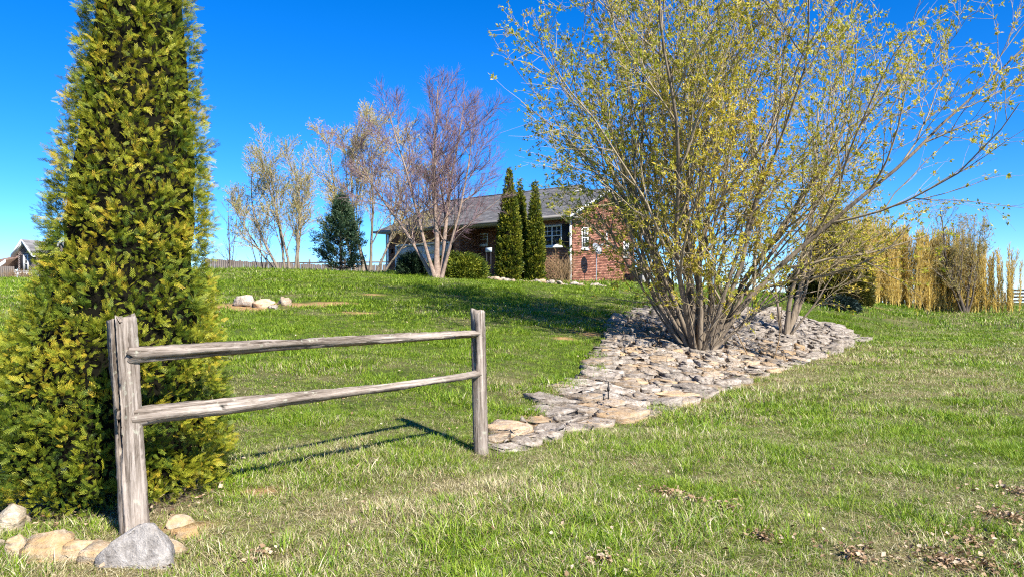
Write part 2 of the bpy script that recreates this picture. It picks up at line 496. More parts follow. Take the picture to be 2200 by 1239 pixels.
def masks(x, y):
    bed = in_poly(x, y, BED).astype(float)
    w = .35 * (fbm(x / .35, y / .35, 21, 3) - .5)
    soil = np.zeros_like(x)
    for (c, rx, ry) in soil_spots:
        soil = np.maximum(soil, 1 - sstep(.55, 1.1, np.hypot((x - c[0]) / rx, (y - c[1]) / ry) + 2.2 * w))
    lit = np.zeros_like(x)
    for (c, r) in litter_spots:
        lit = np.maximum(lit, .75 - .75 * sstep(.4, 1.5, np.hypot(x - c[0], y - c[1]) / r + 2.4 * w))
    ra = np.hypot(x - ARB[0], y - ARB[1])
    lit = np.maximum(lit, 1 - sstep(.62, .82, ra + w * .5))
    lit = np.maximum(lit, bed)
    n1 = fbm(x / 1.1, y / 1.1, 31, 4); n2 = fbm(x / 4.5, y / 4.5, 41, 3); n3 = fbm(x / .3, y / .3, 51, 2)
    flat = sstep(-1.5, 1.0, x - xtoe(y)) * (1 - .6 * sstep(9, 30, y))          # lower lawn is more worn than the hill
    strip = np.exp(-((x - xtoe(y) - .9) / .7) ** 2) * (1 - sstep(16, 30, y))
    dry = .27 + .85 * (n1 - .5) + .5 * (n2 - .5) + .7 * (n3 - .5) + .12 * flat + .16 * strip - .10 * sstep(18, 26, y) - .13 * (1 - sstep(-3, -.5, x - xtoe(y)))
    return bed, soil, lit, np.clip(dry, 0, 1)

def axis(a, b, step, far_lo, far_hi):
    c = list(np.arange(a, b + 1e-6, step))
    s = step; q = c[-1]
    while q < far_hi:
        s *= 1.22; q += s; c.append(q)
    s = step; q = c[0]; pre = []
    while q > far_lo:
        s *= 1.22; q -= s; pre.append(q)
    return np.array(pre[::-1] + c)
gx = axis(-22, 34, .2, -3000, 3000); gy = axis(1.5, 46, .2, -500, 4000)
X, Y = np.meshgrid(gx, gy)
Z = ground(X, Y)
nx, ny = len(gx), len(gy)
idx = np.arange(nx * ny).reshape(ny, nx)
F = np.stack([idx[:-1, :-1], idx[:-1, 1:], idx[1:, 1:], idx[1:, :-1]], -1).reshape(-1, 4)
me = mesh_np('lawn', [(np.stack([X, Y, Z], -1).reshape(-1, 3), F)], M['lawn'], smooth=True)
mb, ms, ml, md = masks(X.ravel(), Y.ravel())
for k, a in (('dry', md), ('soil', ms), ('litter', ml)):
    q = me.attributes.new(k, 'FLOAT', 'POINT'); q.data.foreach_set('value', a.astype(np.float32))
obj('lawn', me, kind='structure')

# ------------------------------------------------------------------ grass: tufts scattered over the lawn
def tuft(rng, nb, rad, h, w, lean, segs):
    Vs, Fs, tn = [], [], []
    off = 0
    for b in range(nb):
        a = rng.random() * 6.283; r = rad * math.sqrt(rng.random())
        p = np.array([r * math.cos(a), r * math.sin(a), -.012])
        az = a + rng.normal() * .9
        hh = h * (.45 + .75 * rng.random()); ww = w * (.7 + .6 * rng.random())
        le = lean * (.3 + rng.random())
        dv = np.array([math.cos(az), math.sin(az), 0]); sv = np.array([-math.sin(az + rng.normal() * .8), math.cos(az), 0]); sv /= np.linalg.norm(sv)
        pts = []
        for s in range(segs + 1):
            t = s / segs
            c = p + dv * hh * le * t ** 1.8 + np.array([0, 0, hh * (t - .28 * le * t ** 2.5)])
            wt = ww * (1 - t ** 2.2) * .5
            if s < segs: pts += [c - sv * wt, c + sv * wt]
            else: pts += [c]
        Vs.append(np.array(pts))
        for s in range(segs - 1):
            Fs.append([off + 2 * s, off + 2 * s + 1, off + 2 * s + 3]); Fs.append([off + 2 * s, off + 2 * s + 3, off + 2 * s + 2])
        k = 2 * (segs - 1)
        Fs.append([off + k, off + k + 1, off + k + 2])
        tn += [rng.random()] * (2 * (segs - 1) + 1)
        off += len(pts)
    return np.concatenate(Vs), np.array(Fs), tn

def scatter(name, label, protos, pts, rot, scl, dry, pick, cat=None):
    coll = bpy.data.collections.new(name + '_pieces')
    for q in protos:
        coll.objects.link(bpy.data.objects.new(name + '_piece', q))
    me = bpy.data.meshes.new(name)
    me.vertices.add(len(pts)); me.vertices.foreach_set('co', np.asarray(pts, np.float32).ravel())
    for k, typ, a, f in (('rot', 'FLOAT_VECTOR', rot, 'vector'), ('scl', 'FLOAT', scl, 'value'), ('dry', 'FLOAT', dry, 'value'), ('pick', 'INT', pick, 'value')):
        q = me.attributes.new(k, typ, 'POINT'); q.data.foreach_set(f, np.ascontiguousarray(a, np.int32 if typ == 'INT' else np.float32).ravel())
    o = obj(name, me, kind='stuff', label=label, cat=cat)
    ng = bpy.data.node_groups.new(name, 'GeometryNodeTree')
    ng.interface.new_socket('Geometry', in_out='INPUT', socket_type='NodeSocketGeometry')
    ng.interface.new_socket('Geometry', in_out='OUTPUT', socket_type='NodeSocketGeometry')
    N = ng.nodes; gi = N.new('NodeGroupInput'); go = N.new('NodeGroupOutput')
    ip = N.new('GeometryNodeInstanceOnPoints'); ci = N.new('GeometryNodeCollectionInfo')
    ci.inputs['Collection'].default_value = coll; ci.inputs['Separate Children'].default_value = True
    ip.inputs['Pick Instance'].default_value = True
    def na(nm, dt):
        q = N.new('GeometryNodeInputNamedAttribute'); q.data_type = dt; q.inputs[0].default_value = nm; return q.outputs['Attribute']
    e2r = N.new('FunctionNodeEulerToRotation')
    L = ng.links
    L.new(gi.outputs[0], ip.inputs['Points']); L.new(ci.outputs[0], ip.inputs['Instance'])
    L.new(na('pick', 'INT'), ip.inputs['Instance Index'])
    L.new(na('rot', 'FLOAT_VECTOR'), e2r.inputs[0]); L.new(e2r.outputs[0], ip.inputs['Rotation'])
    L.new(na('scl', 'FLOAT'), ip.inputs['Scale']); L.new(ip.outputs[0], go.inputs[0])
    md_ = o.modifiers.new('scatter', 'NODES'); md_.node_group = ng
    return o

rng = np.random.default_rng(5)
def grass_zone(d0, d1, dens, half, protos, s0, s1, name, label):
    A = (d1 - d0) * 2 * (half * d1 + 1.5)
    n_ = int(A * dens)
    y = d0 + (d1 - d0) * rng.random(n_); x = (rng.random(n_) * 2 - 1) * (half * d1 + 1.5)
    ok = np.abs(x) < half * y + 1.5
    x, y = x[ok], y[ok]
    bed, soil, lit, dry = masks(x, y)
    keep = rng.random(len(x)) < (1 - .93 * soil) * (1 - .8 * lit) * (1 - .94 * bed) * (1 - .30 * dry) * (.55 + .45 * sstep(.3, .6, fbm(x / .22, y / .22, 61, 2)))
    hl = (x - HX0) * HEX[0] + (y - HY0) * HEX[1]; hb = (x - HX0) * HEY[0] + (y - HY0) * HEY[1]
    keep &= ~((hl < .3) & (hb > -1.2)) | (y < HY0 - 2)
    x, y, dry, lit = x[keep], y[keep], dry[keep], lit[keep]
    z = ground(x, y)
    m = len(x)
    lush = fbm(x / .7, y / .7, 71, 3)
    s = (s0 + (s1 - s0) * rng.random(m)) * (.62 + .75 * sstep(.35, .68, lush)) * (1 - .35 * lit)
    rot = np.stack([rng.normal(size=m) * .12 - .05, rng.normal(size=m) * .12, rng.random(m) * 6.283], 1)
    scatter(name, label, protos, np.stack([x, y, z], 1), rot, s, dry - .25 * (lush - .5), rng.integers(0, len(protos), m))
def protos(k, *a):
    out = []
    for i in range(k):
        V, F_, t = tuft(rng, *a)
        out.append(mesh_np('grass_tuft', [(V, F_)], M['grass'], attrs={'tint': t}))
    return out
HALF = .74
grass_zone(3.3, 8.5, 560, HALF, protos(10, 22, .055, .066, .0036, .95, 3), .55, 1.35, 'grass', 'short mixed green and straw grass blades in the foreground')
grass_zone(8.5, 16, 220, HALF, protos(8, 20, .085, .070, .0058, .95, 2), .6, 1.4, 'grass', 'green lawn grass on the lower hillside')
grass_zone(16, 30, 80, HALF, protos(6, 18, .14, .080, .010, .95, 2), .65, 1.35, 'grass', 'green lawn grass up to the crest of the hill')
grass_zone(30, 66, 9, HALF, protos(4, 18, .30, .12, .022, .8, 2), .7, 1.3, 'grass', 'far lawn grass around the grove and the houses')
th = protos(5, 26, .09, .05, .0036, 2.6, 3)
n_ = 6500
ty = 3.4 + 6.6 * rng.random(n_); tx = (rng.random(n_) * 2 - 1) * (ty * .74 + .8)
b_, s_, l_, d__ = masks(tx, ty); kp = (b_ < .5) & (s_ < .6); tx, ty, d__ = tx[kp], ty[kp], d__[kp]; k = len(tx)
scatter('thatch', 'flattened dead straw matted between the foreground grass blades', th, np.stack([tx, ty, ground(tx, ty) + .004], 1), np.stack([np.zeros(k), np.zeros(k), rng.random(k) * 6.28], 1), .7 + .6 * rng.random(k), .45 + .6 * d__, rng.integers(0, 5, k))
# ragged tall clumps in the foreground
ty = 3.9 + 5.5 * rng.random(70); tx = (rng.random(70) * 2 - 1) * (ty * .7)
fx = np.array([px2g(*p) for p in [(1940, 1110), (1985, 1080), (2100, 1200), (1740, 1130), (1690, 1170), (2180, 1150), (890, 1010), (860, 1000), (1480, 1010), (1310, 1080), (620, 1180), (960, 1150)]])
tx = np.concatenate([tx, fx[:, 0]]); ty = np.concatenate([ty, fx[:, 1]])
b_, s_, l_, d__ = masks(tx, ty)
kp = (b_ < .5) & (np.hypot(tx - ARB[0], ty - ARB[1]) > 1.0); tx, ty = tx[kp], ty[kp]
k = len(tx)
scatter('grass_tussock', 'ragged taller clumps of dark green grass in the foreground', protos(4, 46, .085, .15, .0045, .9, 4),
        np.stack([tx, ty, ground(tx, ty)], 1), np.stack([np.zeros(k), np.zeros(k), rng.random(k) * 6.28], 1), .55 + .55 * rng.random(k), np.full(k, .12), rng.integers(0, 4, k))

# fallen dead leaves
def leaf_litter():
    r = np.random.default_rng(9)
    xs, ys = [], []
    for (c, rad) in litter_spots:
        m = int(1000 * rad)
        a = r.random(m) * 6.283; q = rad * 1.1 * np.abs(r.normal(size=m))
        xs.append(c[0] + q * np.cos(a)); ys.append(c[1] + q * np.sin(a))
    m = 1500
    y = 3.5 + 12 * r.random(m) ** 1.3; xs.append((r.random(m) * 2 - 1) * (.72 * y + .5)); ys.append(y)
    m = 9000                                              # blown into the stone bed
    mn, mx = BED.min(0), BED.max(0); q = mn + (mx - mn) * r.random((m * 3, 2)); q = q[in_poly(q[:, 0], q[:, 1], BED) & (r.random(len(q)) < .15 + .85 * sstep(11, 14.5, q[:, 1]))]
    xs.append(q[:, 0]); ys.append(q[:, 1])
    m = 350                                               # under the arborvitae
    a = r.random(m) * 6.283; q = .5 + .4 * r.random(m); xs.append(ARB[0] + q * np.cos(a)); ys.append(ARB[1] + q * np.sin(a))
    x = np.concatenate(xs); y = np.concatenate(ys); m = len(x)
    z = ground(x, y) + .012 + .035 * r.random(m)
    d = norm(np.stack([r.normal(size=m), r.normal(size=m), .35 * r.normal(size=m)], 1))
    s = norm(np.cross(d, np.stack([.5 * r.normal(size=m), .5 * r.normal(size=m), np.ones(m)], 1)))
    up = np.cross(s, d)
    ln = (.016 + .026 * r.random(m))[:, None]; wd = ln * (.25 + .3 * r.random(m))[:, None]
    p = np.stack([x, y, z], 1)
    V = np.stack([p, p + d * ln * .5 + s * wd + up * ln * .18, p + d * ln * .5 - up * ln * .06, p + d * ln * .5 - s * wd + up * ln * .2, p + d * ln + up * ln * .1], 1).reshape(-1, 3)
    b = np.arange(m)[:, None] * 5
    F_ = np.concatenate([b + np.array([[0, 2, 1]]), b + np.array([[0, 3, 2]]), b + np.array([[1, 2, 4]]), b + np.array([[2, 3, 4]])])
    t = np.tile(r.random(m), 4)
    obj('leaf_litter', mesh_np('leaf_litter', [(V, F_)], M['dead_leaf'], attrs={'tint': t}), kind='stuff', label='dry brown fallen leaves scattered over the lawn')
leaf_litter()

# ------------------------------------------------------------------ stones
def rough(V, amp, scale, seed):
    """push vertices about with smooth 3-D noise"""
    a = fbm(V[:, 0] / scale + 3.1, V[:, 1] / scale + V[:, 2] / scale * .7, seed, 3) - .5
    b = fbm(V[:, 1] / scale - 5.7, V[:, 2] / scale + V[:, 0] / scale * .6, seed + 11, 3) - .5
    c = fbm(V[:, 2] / scale + 8.3, V[:, 0] / scale - V[:, 1] / scale * .8, seed + 23, 3) - .5
    return V + amp * np.stack([a, b, c], 1) * 2

def slab(poly, h, r, tilt):
    """a flat irregular stone over the polygon (local xy), thickness h"""
    P = []
    n = len(poly)
    for i in range(n):
        a, b = poly[i], poly[(i + 1) % n]
        k = max(1, int(round(np.linalg.norm(b - a) / .11)))
        for j in range(k): P.append(a + (b - a) * (j / k))
    P = np.array(P); m = len(P)
    c = P.mean(0); size = np.sqrt(np.mean(((P - c) ** 2).sum(1)))
    P = c + (P - c) * (1 + .035 * r.normal(size=(m, 1)).clip(-1.5, 1.5))
    rings = []
    for f, z in ((1.0, -.5 * h - .08), (1.01, .4 * h), (1.0, .9 * h), (.975, 1.0 * h), (.55, 1.03 * h)):
        Q = c + (P - c) * f
        zz = z + (tilt[0] * (Q[:, 0] - c[0]) + tilt[1] * (Q[:, 1] - c[1])) * (0 if z < 0 else 1) + .010 * r.normal(size=m)
        rings.append(np.column_stack([Q + .012 * r.normal(size=(m, 2)), zz]))
    V = np.concatenate(rings + [np.array([[c[0], c[1], 1.02 * h]])])
    F4 = []
    for k in range(4):
        for i in range(m):
            j = (i + 1) % m
            F4.append([k * m + i, k * m + j, (k + 1) * m + j, (k + 1) * m + i])
    F3 = [[4 * m + i, 4 * m + (i + 1) % m, 5 * m] for i in range(m)]
    return V, np.array(F4), np.array(F3)

def voronoi_cell(i, pts, nb, lim):
    p = pts[i]
    a = np.arange(6) * 2 * np.pi / 6 + .7 * (i % 5)
    poly = [p + lim * np.array([math.cos(q), math.sin(q)]) for q in a]
    for j in nb:
        q = pts[j]; m = (p + q) / 2; nv = q - p
        out = []
        for k in range(len(poly)):
            A, B = poly[k], poly[(k + 1) % len(poly)]
            da, db = (A - m) @ nv, (B - m) @ nv
            if da <= 0: out.append(A)
            if da * db < 0: out.append(A + (B - A) * (da / (da - db)))
        poly = out
        if len(poly) < 3: return None
    return np.array(poly)

def stone_bed():
    r = np.random.default_rng(12)
    root = thing('stone_bed', 'long bed of flat grey limestone slabs sloping up around the willow stems', 'stone bed', (float(BED[0][0]), float(BED[0][1]), 0))
    root_xy = BED[0]
    mn, mx = BED.min(0), BED.max(0)
    pts = []
    tries = 0
    ca, sa = math.cos(.45), math.sin(.45)                  # slabs lie lengthwise along the foot of the slope
    def warp(q): return np.array([(q[0] * ca + q[1] * sa) / 1.55, -q[0] * sa + q[1] * ca])
    def unwarp(q): return np.stack([q[..., 0] * 1.55 * ca - q[..., 1] * sa, q[..., 0] * 1.55 * sa + q[..., 1] * ca], -1)
    while tries < 16000:
        tries += 1
        q = mn + (mx - mn) * r.random(2)
        if not in_poly(q[:1], q[1:2], BED)[0]: continue
        if np.hypot(q[0] - 4.0, q[1] - 16.1) < .42: continue
        sp = (.135 + .21 * r.random() ** 1.8) * np.interp(q[1], [7, 8.5, 10.5, 12.5, 24], [.75, 1.3, 1.4, 1.0, 1.45])
        w_ = warp(q)
        if all(math.hypot(w_[0] - p[0], w_[1] - p[1]) > sp for p in pts): pts.append(w_)
    wp_ = np.array(pts); pts = unwarp(wp_)
    small = []
    cnt = 0
    order = np.argsort(pts[:, 1])
    for i in order:
        d2 = ((wp_ - wp_[i]) ** 2).sum(1); nb = np.argsort(d2)[1:14]
        cell = voronoi_cell(i, wp_, nb, .30 * np.interp(pts[i][1], [7, 8.0, 9.5, 10.5, 12.5, 24], [.5, .7, 1.2, 1.25, 1.0, 1.5]))
        if cell is None: continue
        cell = unwarp(cell)
        c = cell.mean(0)
        cell = c + (cell - c) * (.95 - .12 * r.random()) if pts[i][1] < 13 else c + (cell - c) * (.93 - .5 * r.random() ** 1.6)
        h = (.022 + .06 * r.random()) * np.interp(pts[i][1], [7, 9.5, 12], [.7, 1.0, 1.15])
        if r.random() < .2: h *= 1.6
        g = gz(*c); e = .25
        tx_ = (gz(c[0] + e, c[1]) - gz(c[0] - e, c[1])) / (2 * e); ty_ = (gz(c[0], c[1] + e) - gz(c[0], c[1] - e)) / (2 * e)
        steep = .13 if c[1] < 13 else .17
        V, F4, F3 = slab(cell - c, h, r, (tx_ * .8 + steep * .6 * r.normal(), ty_ * .8 + steep * .6 * r.normal()))
        V = rough(V, .009, .07, int(i) % 50)
        if cnt < 300:
            o = obj('stone', mesh_np('stone', [(V, F4), (np.zeros((0, 3)), F3 - len(V))], M['limestone']), root, (c[0] - root_xy[0], c[1] - root_xy[1], g - .01))
            cnt += 1
        else:
            small.append((V + np.array([c[0] - root_xy[0], c[1] - root_xy[1], g]), np.concatenate([F4[:, [0, 1, 2]], F4[:, [0, 2, 3]], F3])))
    # rubble and chips between the slabs
    m = 480
    q = mn + (mx - mn) * r.random((m * 4, 2)); q = q[in_poly(q[:, 0], q[:, 1], BED)][:m]
    for x, y in q:
        s = .022 + .05 * r.random() ** 2 + (.015 if y > 14 else 0)
        V = np.array([[1, 0, 0], [-1, .2, 0], [0, 1, 0], [.1, -1, 0], [0.1, .1, .8], [0, 0, -.6]]) * s * (.6 + .7 * r.random((6, 3))) + .2 * s * r.normal(size=(6, 3))
        a = r.random() * 6.28; R2 = np.array([[math.cos(a), -math.sin(a), 0], [math.sin(a), math.cos(a), 0], [0, 0, 1]])
        V = V @ R2.T + np.array([x - root_xy[0], y - root_xy[1], gz(x, y) + .02 + (.05 if r.random() < .4 else 0)])
        small.append((V, np.array([[0, 2, 4], [2, 1, 4], [1, 3, 4], [3, 0, 4], [2, 0, 5], [1, 2, 5], [3, 1, 5], [0, 3, 5]])))
    obj('rubble', mesh_np('rubble', small, M['limestone']), root, kind='stuff')
    # small garden stake standing in the slabs
    p = px2g(1307, 868)
    st = thing('garden_stake', 'thin black metal stake upright among the limestone slabs', 'stake', (p[0], p[1], gz(*p) + .05))
    part_boxes('shaft', [(-.008, .008, -.008, .008, -.15, .25)], M['black_paint'], st)
    part_boxes('sleeve', [(-.016, .016, -.016, .016, .13, .175)], M['black_paint'], st)
stone_bed()

def hull_stone(pts, seed, amp=.03, cuts=3):
    import bmesh
    bm = bmesh.new()
    for p in pts: bm.verts.new(p)
    h = bmesh.ops.convex_hull(bm, input=bm.verts)
    bmesh.ops.delete(bm, geom=list({g for g in h['geom_interior'] + h['geom_unused'] if isinstance(g, bmesh.types.BMVert)}), context='VERTS')
    bmesh.ops.subdivide_edges(bm, edges=list(bm.edges), cuts=cuts, use_grid_fill=True)
    bmesh.ops.triangulate(bm, faces=list(bm.faces))
    bmesh.ops.smooth_vert(bm, verts=list(bm.verts), factor=.22, use_axis_x=True, use_axis_y=True, use_axis_z=True)
    bmesh.ops.recalc_face_normals(bm, faces=list(bm.faces))
    V = np.array([v.co[:] for v in bm.verts]); F_ = np.array([[v.index for v in f.verts] for f in bm.faces]) if False else None
    bm.verts.index_update()
    F_ = np.array([[v.index for v in f.verts] for f in bm.faces])
    bm.free()
    V = rough(V, amp * 1.3, .10 if np.ptp(V, axis=0).max() < .7 else .3, seed)
    V = rough(V, amp * .8, .03, seed + 5)
    return V, F_

def rand_hull(r, sx, sy, sz, n=12):
    a = r.random(n) * 6.283; u = r.random(n) * 2 - 1
    q = np.stack([np.cos(a) * np.sqrt(1 - u * u), np.sin(a) * np.sqrt(1 - u * u), u], 1) * (.85 + .3 * r.random((n, 1)))
    return np.sign(q) * np.abs(q) ** .75 * np.array([sx, sy, sz]) / 2

# ring of tan edging stones at the foot of the big arborvitae, and the grey boulder by the post
rs = np.random.default_rng(44)
ring = thing('stone_edging', 'ring of tan weathered edging stones round the foot of the big arborvitae', 'stone edging', (ARB[0], ARB[1], 0))
def edging(px, py, w, h, seed, dep=.2):
    d = EYE * FPX / (py - HZ)
    c = at(px, py, d)
    V, F_ = hull_stone(rand_hull(rs, w, dep, h * 1.5, 16), seed, .018)
    obj('stone', mesh_np('stone', [(V, F_)], M['tan_stone']), ring, (c[0] - ARB[0], c[1] - ARB[1] + .1, h * .17))
for e in [(-20, 1165, .30, .22, 3), (22, 1215, .24, .17, 5), (78, 1222, .30, .20, 8), (140, 1222, .30, .17, 9), (200, 1228, .30, .18, 12, .24), (378, 1178, .22, .13, 15), (345, 1212, .20, .12, 17), (372, 1150, .20, .11, 19), (-70, 1200, .3, .2, 20), (10, 1150, .22, .13, 22)]:
    edging(*e)
for a in (2.3, 2.9, 3.4):
    V, F_ = hull_stone(rand_hull(rs, .28, .2, .22, 14), int(a * 40), .018)
    obj('stone', mesh_np('stone', [(V, F_)], M['tan_stone']), ring, (1.12 * math.cos(a), 1.12 * math.sin(a), gz(ARB[0] + 1.12 * math.cos(a), ARB[1] + 1.12 * math.sin(a)) + .03))
V, F_ = hull_stone([(-.20, -.07, -.05), (.21, -.05, -.05), (.17, .12, -.05), (-.17, .12, -.05), (-.205, -.055, .03), (.205, -.04, .05), (.135, -.01, .14), (.085, .02, .215), (.03, .03, .222), (-.04, .02, .185), (-.13, .01, .10), (-.16, .1, .03), (.17, .1, .06), (.06, .09, .2)], 77, .012, 4)
c = at(293, 1222, 4.1)
obj('boulder', mesh_np('boulder', [(V, F_)], M['grey_boulder']), None, (c[0], c[1], gz(c[0], c[1]) + .01), 'grey wedge shaped boulder leaning at the foot of the tall leaning fence post', 'boulder')

# rocks half way up the hill
for (px, py, w, dp, h, lab, sd) in [
    (524, 657, .46, .34, .30, 'whitish pointed rock, leftmost of the rocks on the bare hillside patch', 1),
    (565, 660, .52, .34, .24, 'wide flat tan rock in the middle of the hillside rock row', 2),
    (612, 655, .36, .28, .26, 'tan upright rock, rightmost of the hillside rock row', 3),
    (588, 664, .26, .22, .12, 'small low rock in front of the gap in the hillside rock row', 4)]:
    p = px2g(px, py)
    r_ = np.random.default_rng(sd + 100)
    V, F_ = hull_stone(rand_hull(r_, w * 1.15, dp, h * 1.2, 14), sd + 30, .03)
    obj('rock', mesh_np('rock', [(V, F_)], M['pale_rock']), None, (p[0], p[1], gz(*p) + h * .28), lab, 'rock', 'rocks on the hillside')

# ------------------------------------------------------------------ split-rail fence
def beam(A, B, profA, profB, r, amp, S=40, groove=None, sag=0.0):
    """a split timber from A to B in its own frame (local z along it); profiles are (k,2) cross-sections"""
    A, B = np.array(A, float), np.array(B, float)
    L = np.linalg.norm(B - A)
    k = len(profA)
    t = np.linspace(0, 1, S)
    wa = np.cumsum(r.normal(size=(S, k, 2)) * amp * .35, axis=0); wa -= np.linspace(0, 1, S)[:, None, None] * wa[-1]
    ring = profA[None] * (1 - t)[:, None, None] + profB[None] * t[:, None, None] + wa * .5 + amp * .5 * r.normal(size=(1, k, 2)) + .0012 * r.normal(size=(S, k, 2))
    if groove:
        for (g0, t0, t1, dep) in groove:
            m = np.clip(np.minimum((t - t0) / .06, (t1 - t) / .12), 0, 1)
            wv = 1 + .35 * np.sin(t * 23 + g0)
            if dep < 0: ring[:, g0, 1] *= 1 + dep * m        # an open split: straight in
            else: ring[:, g0] *= (1 - dep * m * wv)[:, None]
    V = np.concatenate([ring, np.broadcast_to((t * L)[:, None, None], (S, k, 1))], 2)
    V[:, :, 0] += sag * (4 * t * (1 - t))[:, None]
    V[0, :, 2] += .012 * r.normal(size=k); V[-1, :, 2] += .012 * r.normal(size=k)
    V = V.reshape(-1, 3)
    idx = np.arange(S * k).reshape(S, k)
    a, b = idx[:-1], idx[1:]
    F4 = np.stack([a, np.roll(a, -1, 1), np.roll(b, -1, 1), b], -1).reshape(-1, 4)
    V = np.concatenate([V, [[ring[0, :, 0].mean(), ring[0, :, 1].mean(), 0], [ring[-1, :, 0].mean(), ring[-1, :, 1].mean(), L + .006]]])
    F3 = np.concatenate([np.stack([np.full(k, S * k), np.roll(idx[0], -1), idx[0]], -1), np.stack([np.full(k, S * k + 1), idx[-1], np.roll(idx[-1], -1)], -1)])
    return V, F4, F3

def dense(poly, per):
    P = []
    for i in range(len(poly)):
        a, b = np.array(poly[i], float), np.array(poly[(i + 1) % len(poly)], float)
        k = max(2, int(np.linalg.norm(b - a) / per))
        for j in range(k): P.append(a + (b - a) * j / k)
    return np.array(P)

def rail_fence():
    r = np.random.default_rng(3)
    pl = at(291, 1160, 4.58); pr = at(1035, 981, 6.98)
    pl[2] = gz(pl[0], pl[1]); pr[2] = gz(pr[0], pr[1])
    root = thing('split_rail_fence', 'short weathered grey split rail fence of two posts and two rails', 'fence', (pl[0], pl[1], pl[2]))
    O = np.array([pl[0], pl[1], pl[2]])
    def put(name, A, B, pA, pB, S, amp, xdir, groove=None, sag=0.0, label=None):
        A, B = np.array(A), np.array(B)
        V, F4, F3 = beam(A, B, pA, pB, r, amp, S, groove, sag)
        o = obj(name, mesh_np(name, [(V, F4), (np.zeros((0, 3)), F3 - len(V))], M['wood']), root, label=label)
        zv = Vector(B - A).normalized(); xv = Vector(xdir); xv = (xv - zv * xv.dot(zv)).normalized(); yv = zv.cross(xv)
        m = Matrix((xv, yv, zv)).transposed().to_4x4(); m.translation = Vector(A - O)
        o.matrix_local = m
        return o
    # left post: leans a little to the left, a deep split down its face (local -y faces the camera)
    poly = [(-.078, -.045), (-.020, -.066), (.022, -.068), (.072, -.04), (.078, .045), (.03, .07), (-.06, .062)]
    P = dense(poly, .016)
    k0 = int(np.argmin(np.hypot(P[:, 0] + .020, P[:, 1] + .066)))
    P = np.insert(P, k0 + 1, np.array([(-.0165, -.066), (-.014, -.066), (.008, -.067), (.011, -.067)]), axis=0)
    P = np.delete(P, [q for q in range(k0 + 5, len(P)) if -.02 < P[q, 0] < .0175 and P[q, 1] < -.06], axis=0)
    top = at(262, 684, 4.60)
    gi = k0 + 2
    put('post', (pl[0], pl[1], pl[2] - .15), (top[0], top[1], top[2]), P * [1.05, 1.0], P * [.93, 1.0], 70, .0042, (1, -.30, 0),
        [(gi, .44, 1.2, -.9), (gi + 1, .44, 1.2, -.9), (gi + 6, .0, .4, .22), (gi - 5, .1, .8, .25)], label='tall leaning post with a deep split down its face')
    poly = [(-.058, -.045), (-.02, -.058), (.04, -.05), (.06, .0), (.05, .05), (-.02, .06), (-.058, .03)]
    P2 = dense(poly, .014)
    top2 = at(1027, 667, 6.98)
    g2 = int(np.argmin(np.hypot(P2[:, 0] + .035, P2[:, 1] + .053)))
    put('post', (pr[0], pr[1], pr[2] - .15), (top2[0], top2[1], top2[2]), P2 * 1.02, P2 * .98, 60, .0036, (1, -.35, 0),
        [(g2, .62, .98, .8), (g2 + 1, .64, .97, .6), (g2 + 5, .1, .8, .16)], label='slim upright post at the end of the stone bed')
    # rails: triangular split sections, thick at the left post
    tri = lambda w, h: dense([(-h * .5, -w * .5), (h * .12, -w * .52), (h * .5, -w * .28), (h * .46, w * .4), (-h * .2, w * .5), (-h * .5, w * .2)], .012)
    def rail(zl, zr_, hl, hr, sag, lab):
        A = np.array([pl[0] - .03, pl[1] - .02, 0]); A[2] = zl
        B = np.array([pr[0] + .01, pr[1] + .015, 0]); B[2] = zr_
        a = tri(.085, hl); b = tri(.06, hr)
        n_ = min(len(a), len(b)); ia = np.linspace(0, len(a), n_, endpoint=False).astype(int); ib = np.linspace(0, len(b), n_, endpoint=False).astype(int)
        put('rail', A, B, a[ia], b[ib], 110, .0062, (0, 0, 1), [(3, .05, .7, .3), (n_ // 2, .2, .9, .25), (n_ // 3, .3, .98, .35), (n_ - 3, .0, .6, .3)], sag, lab)
    rail(1.137, 1.147, .102, .054, .012, 'upper rail')
    rail(.758, .778, .114, .058, -.012, 'lower rail')
rail_fence()

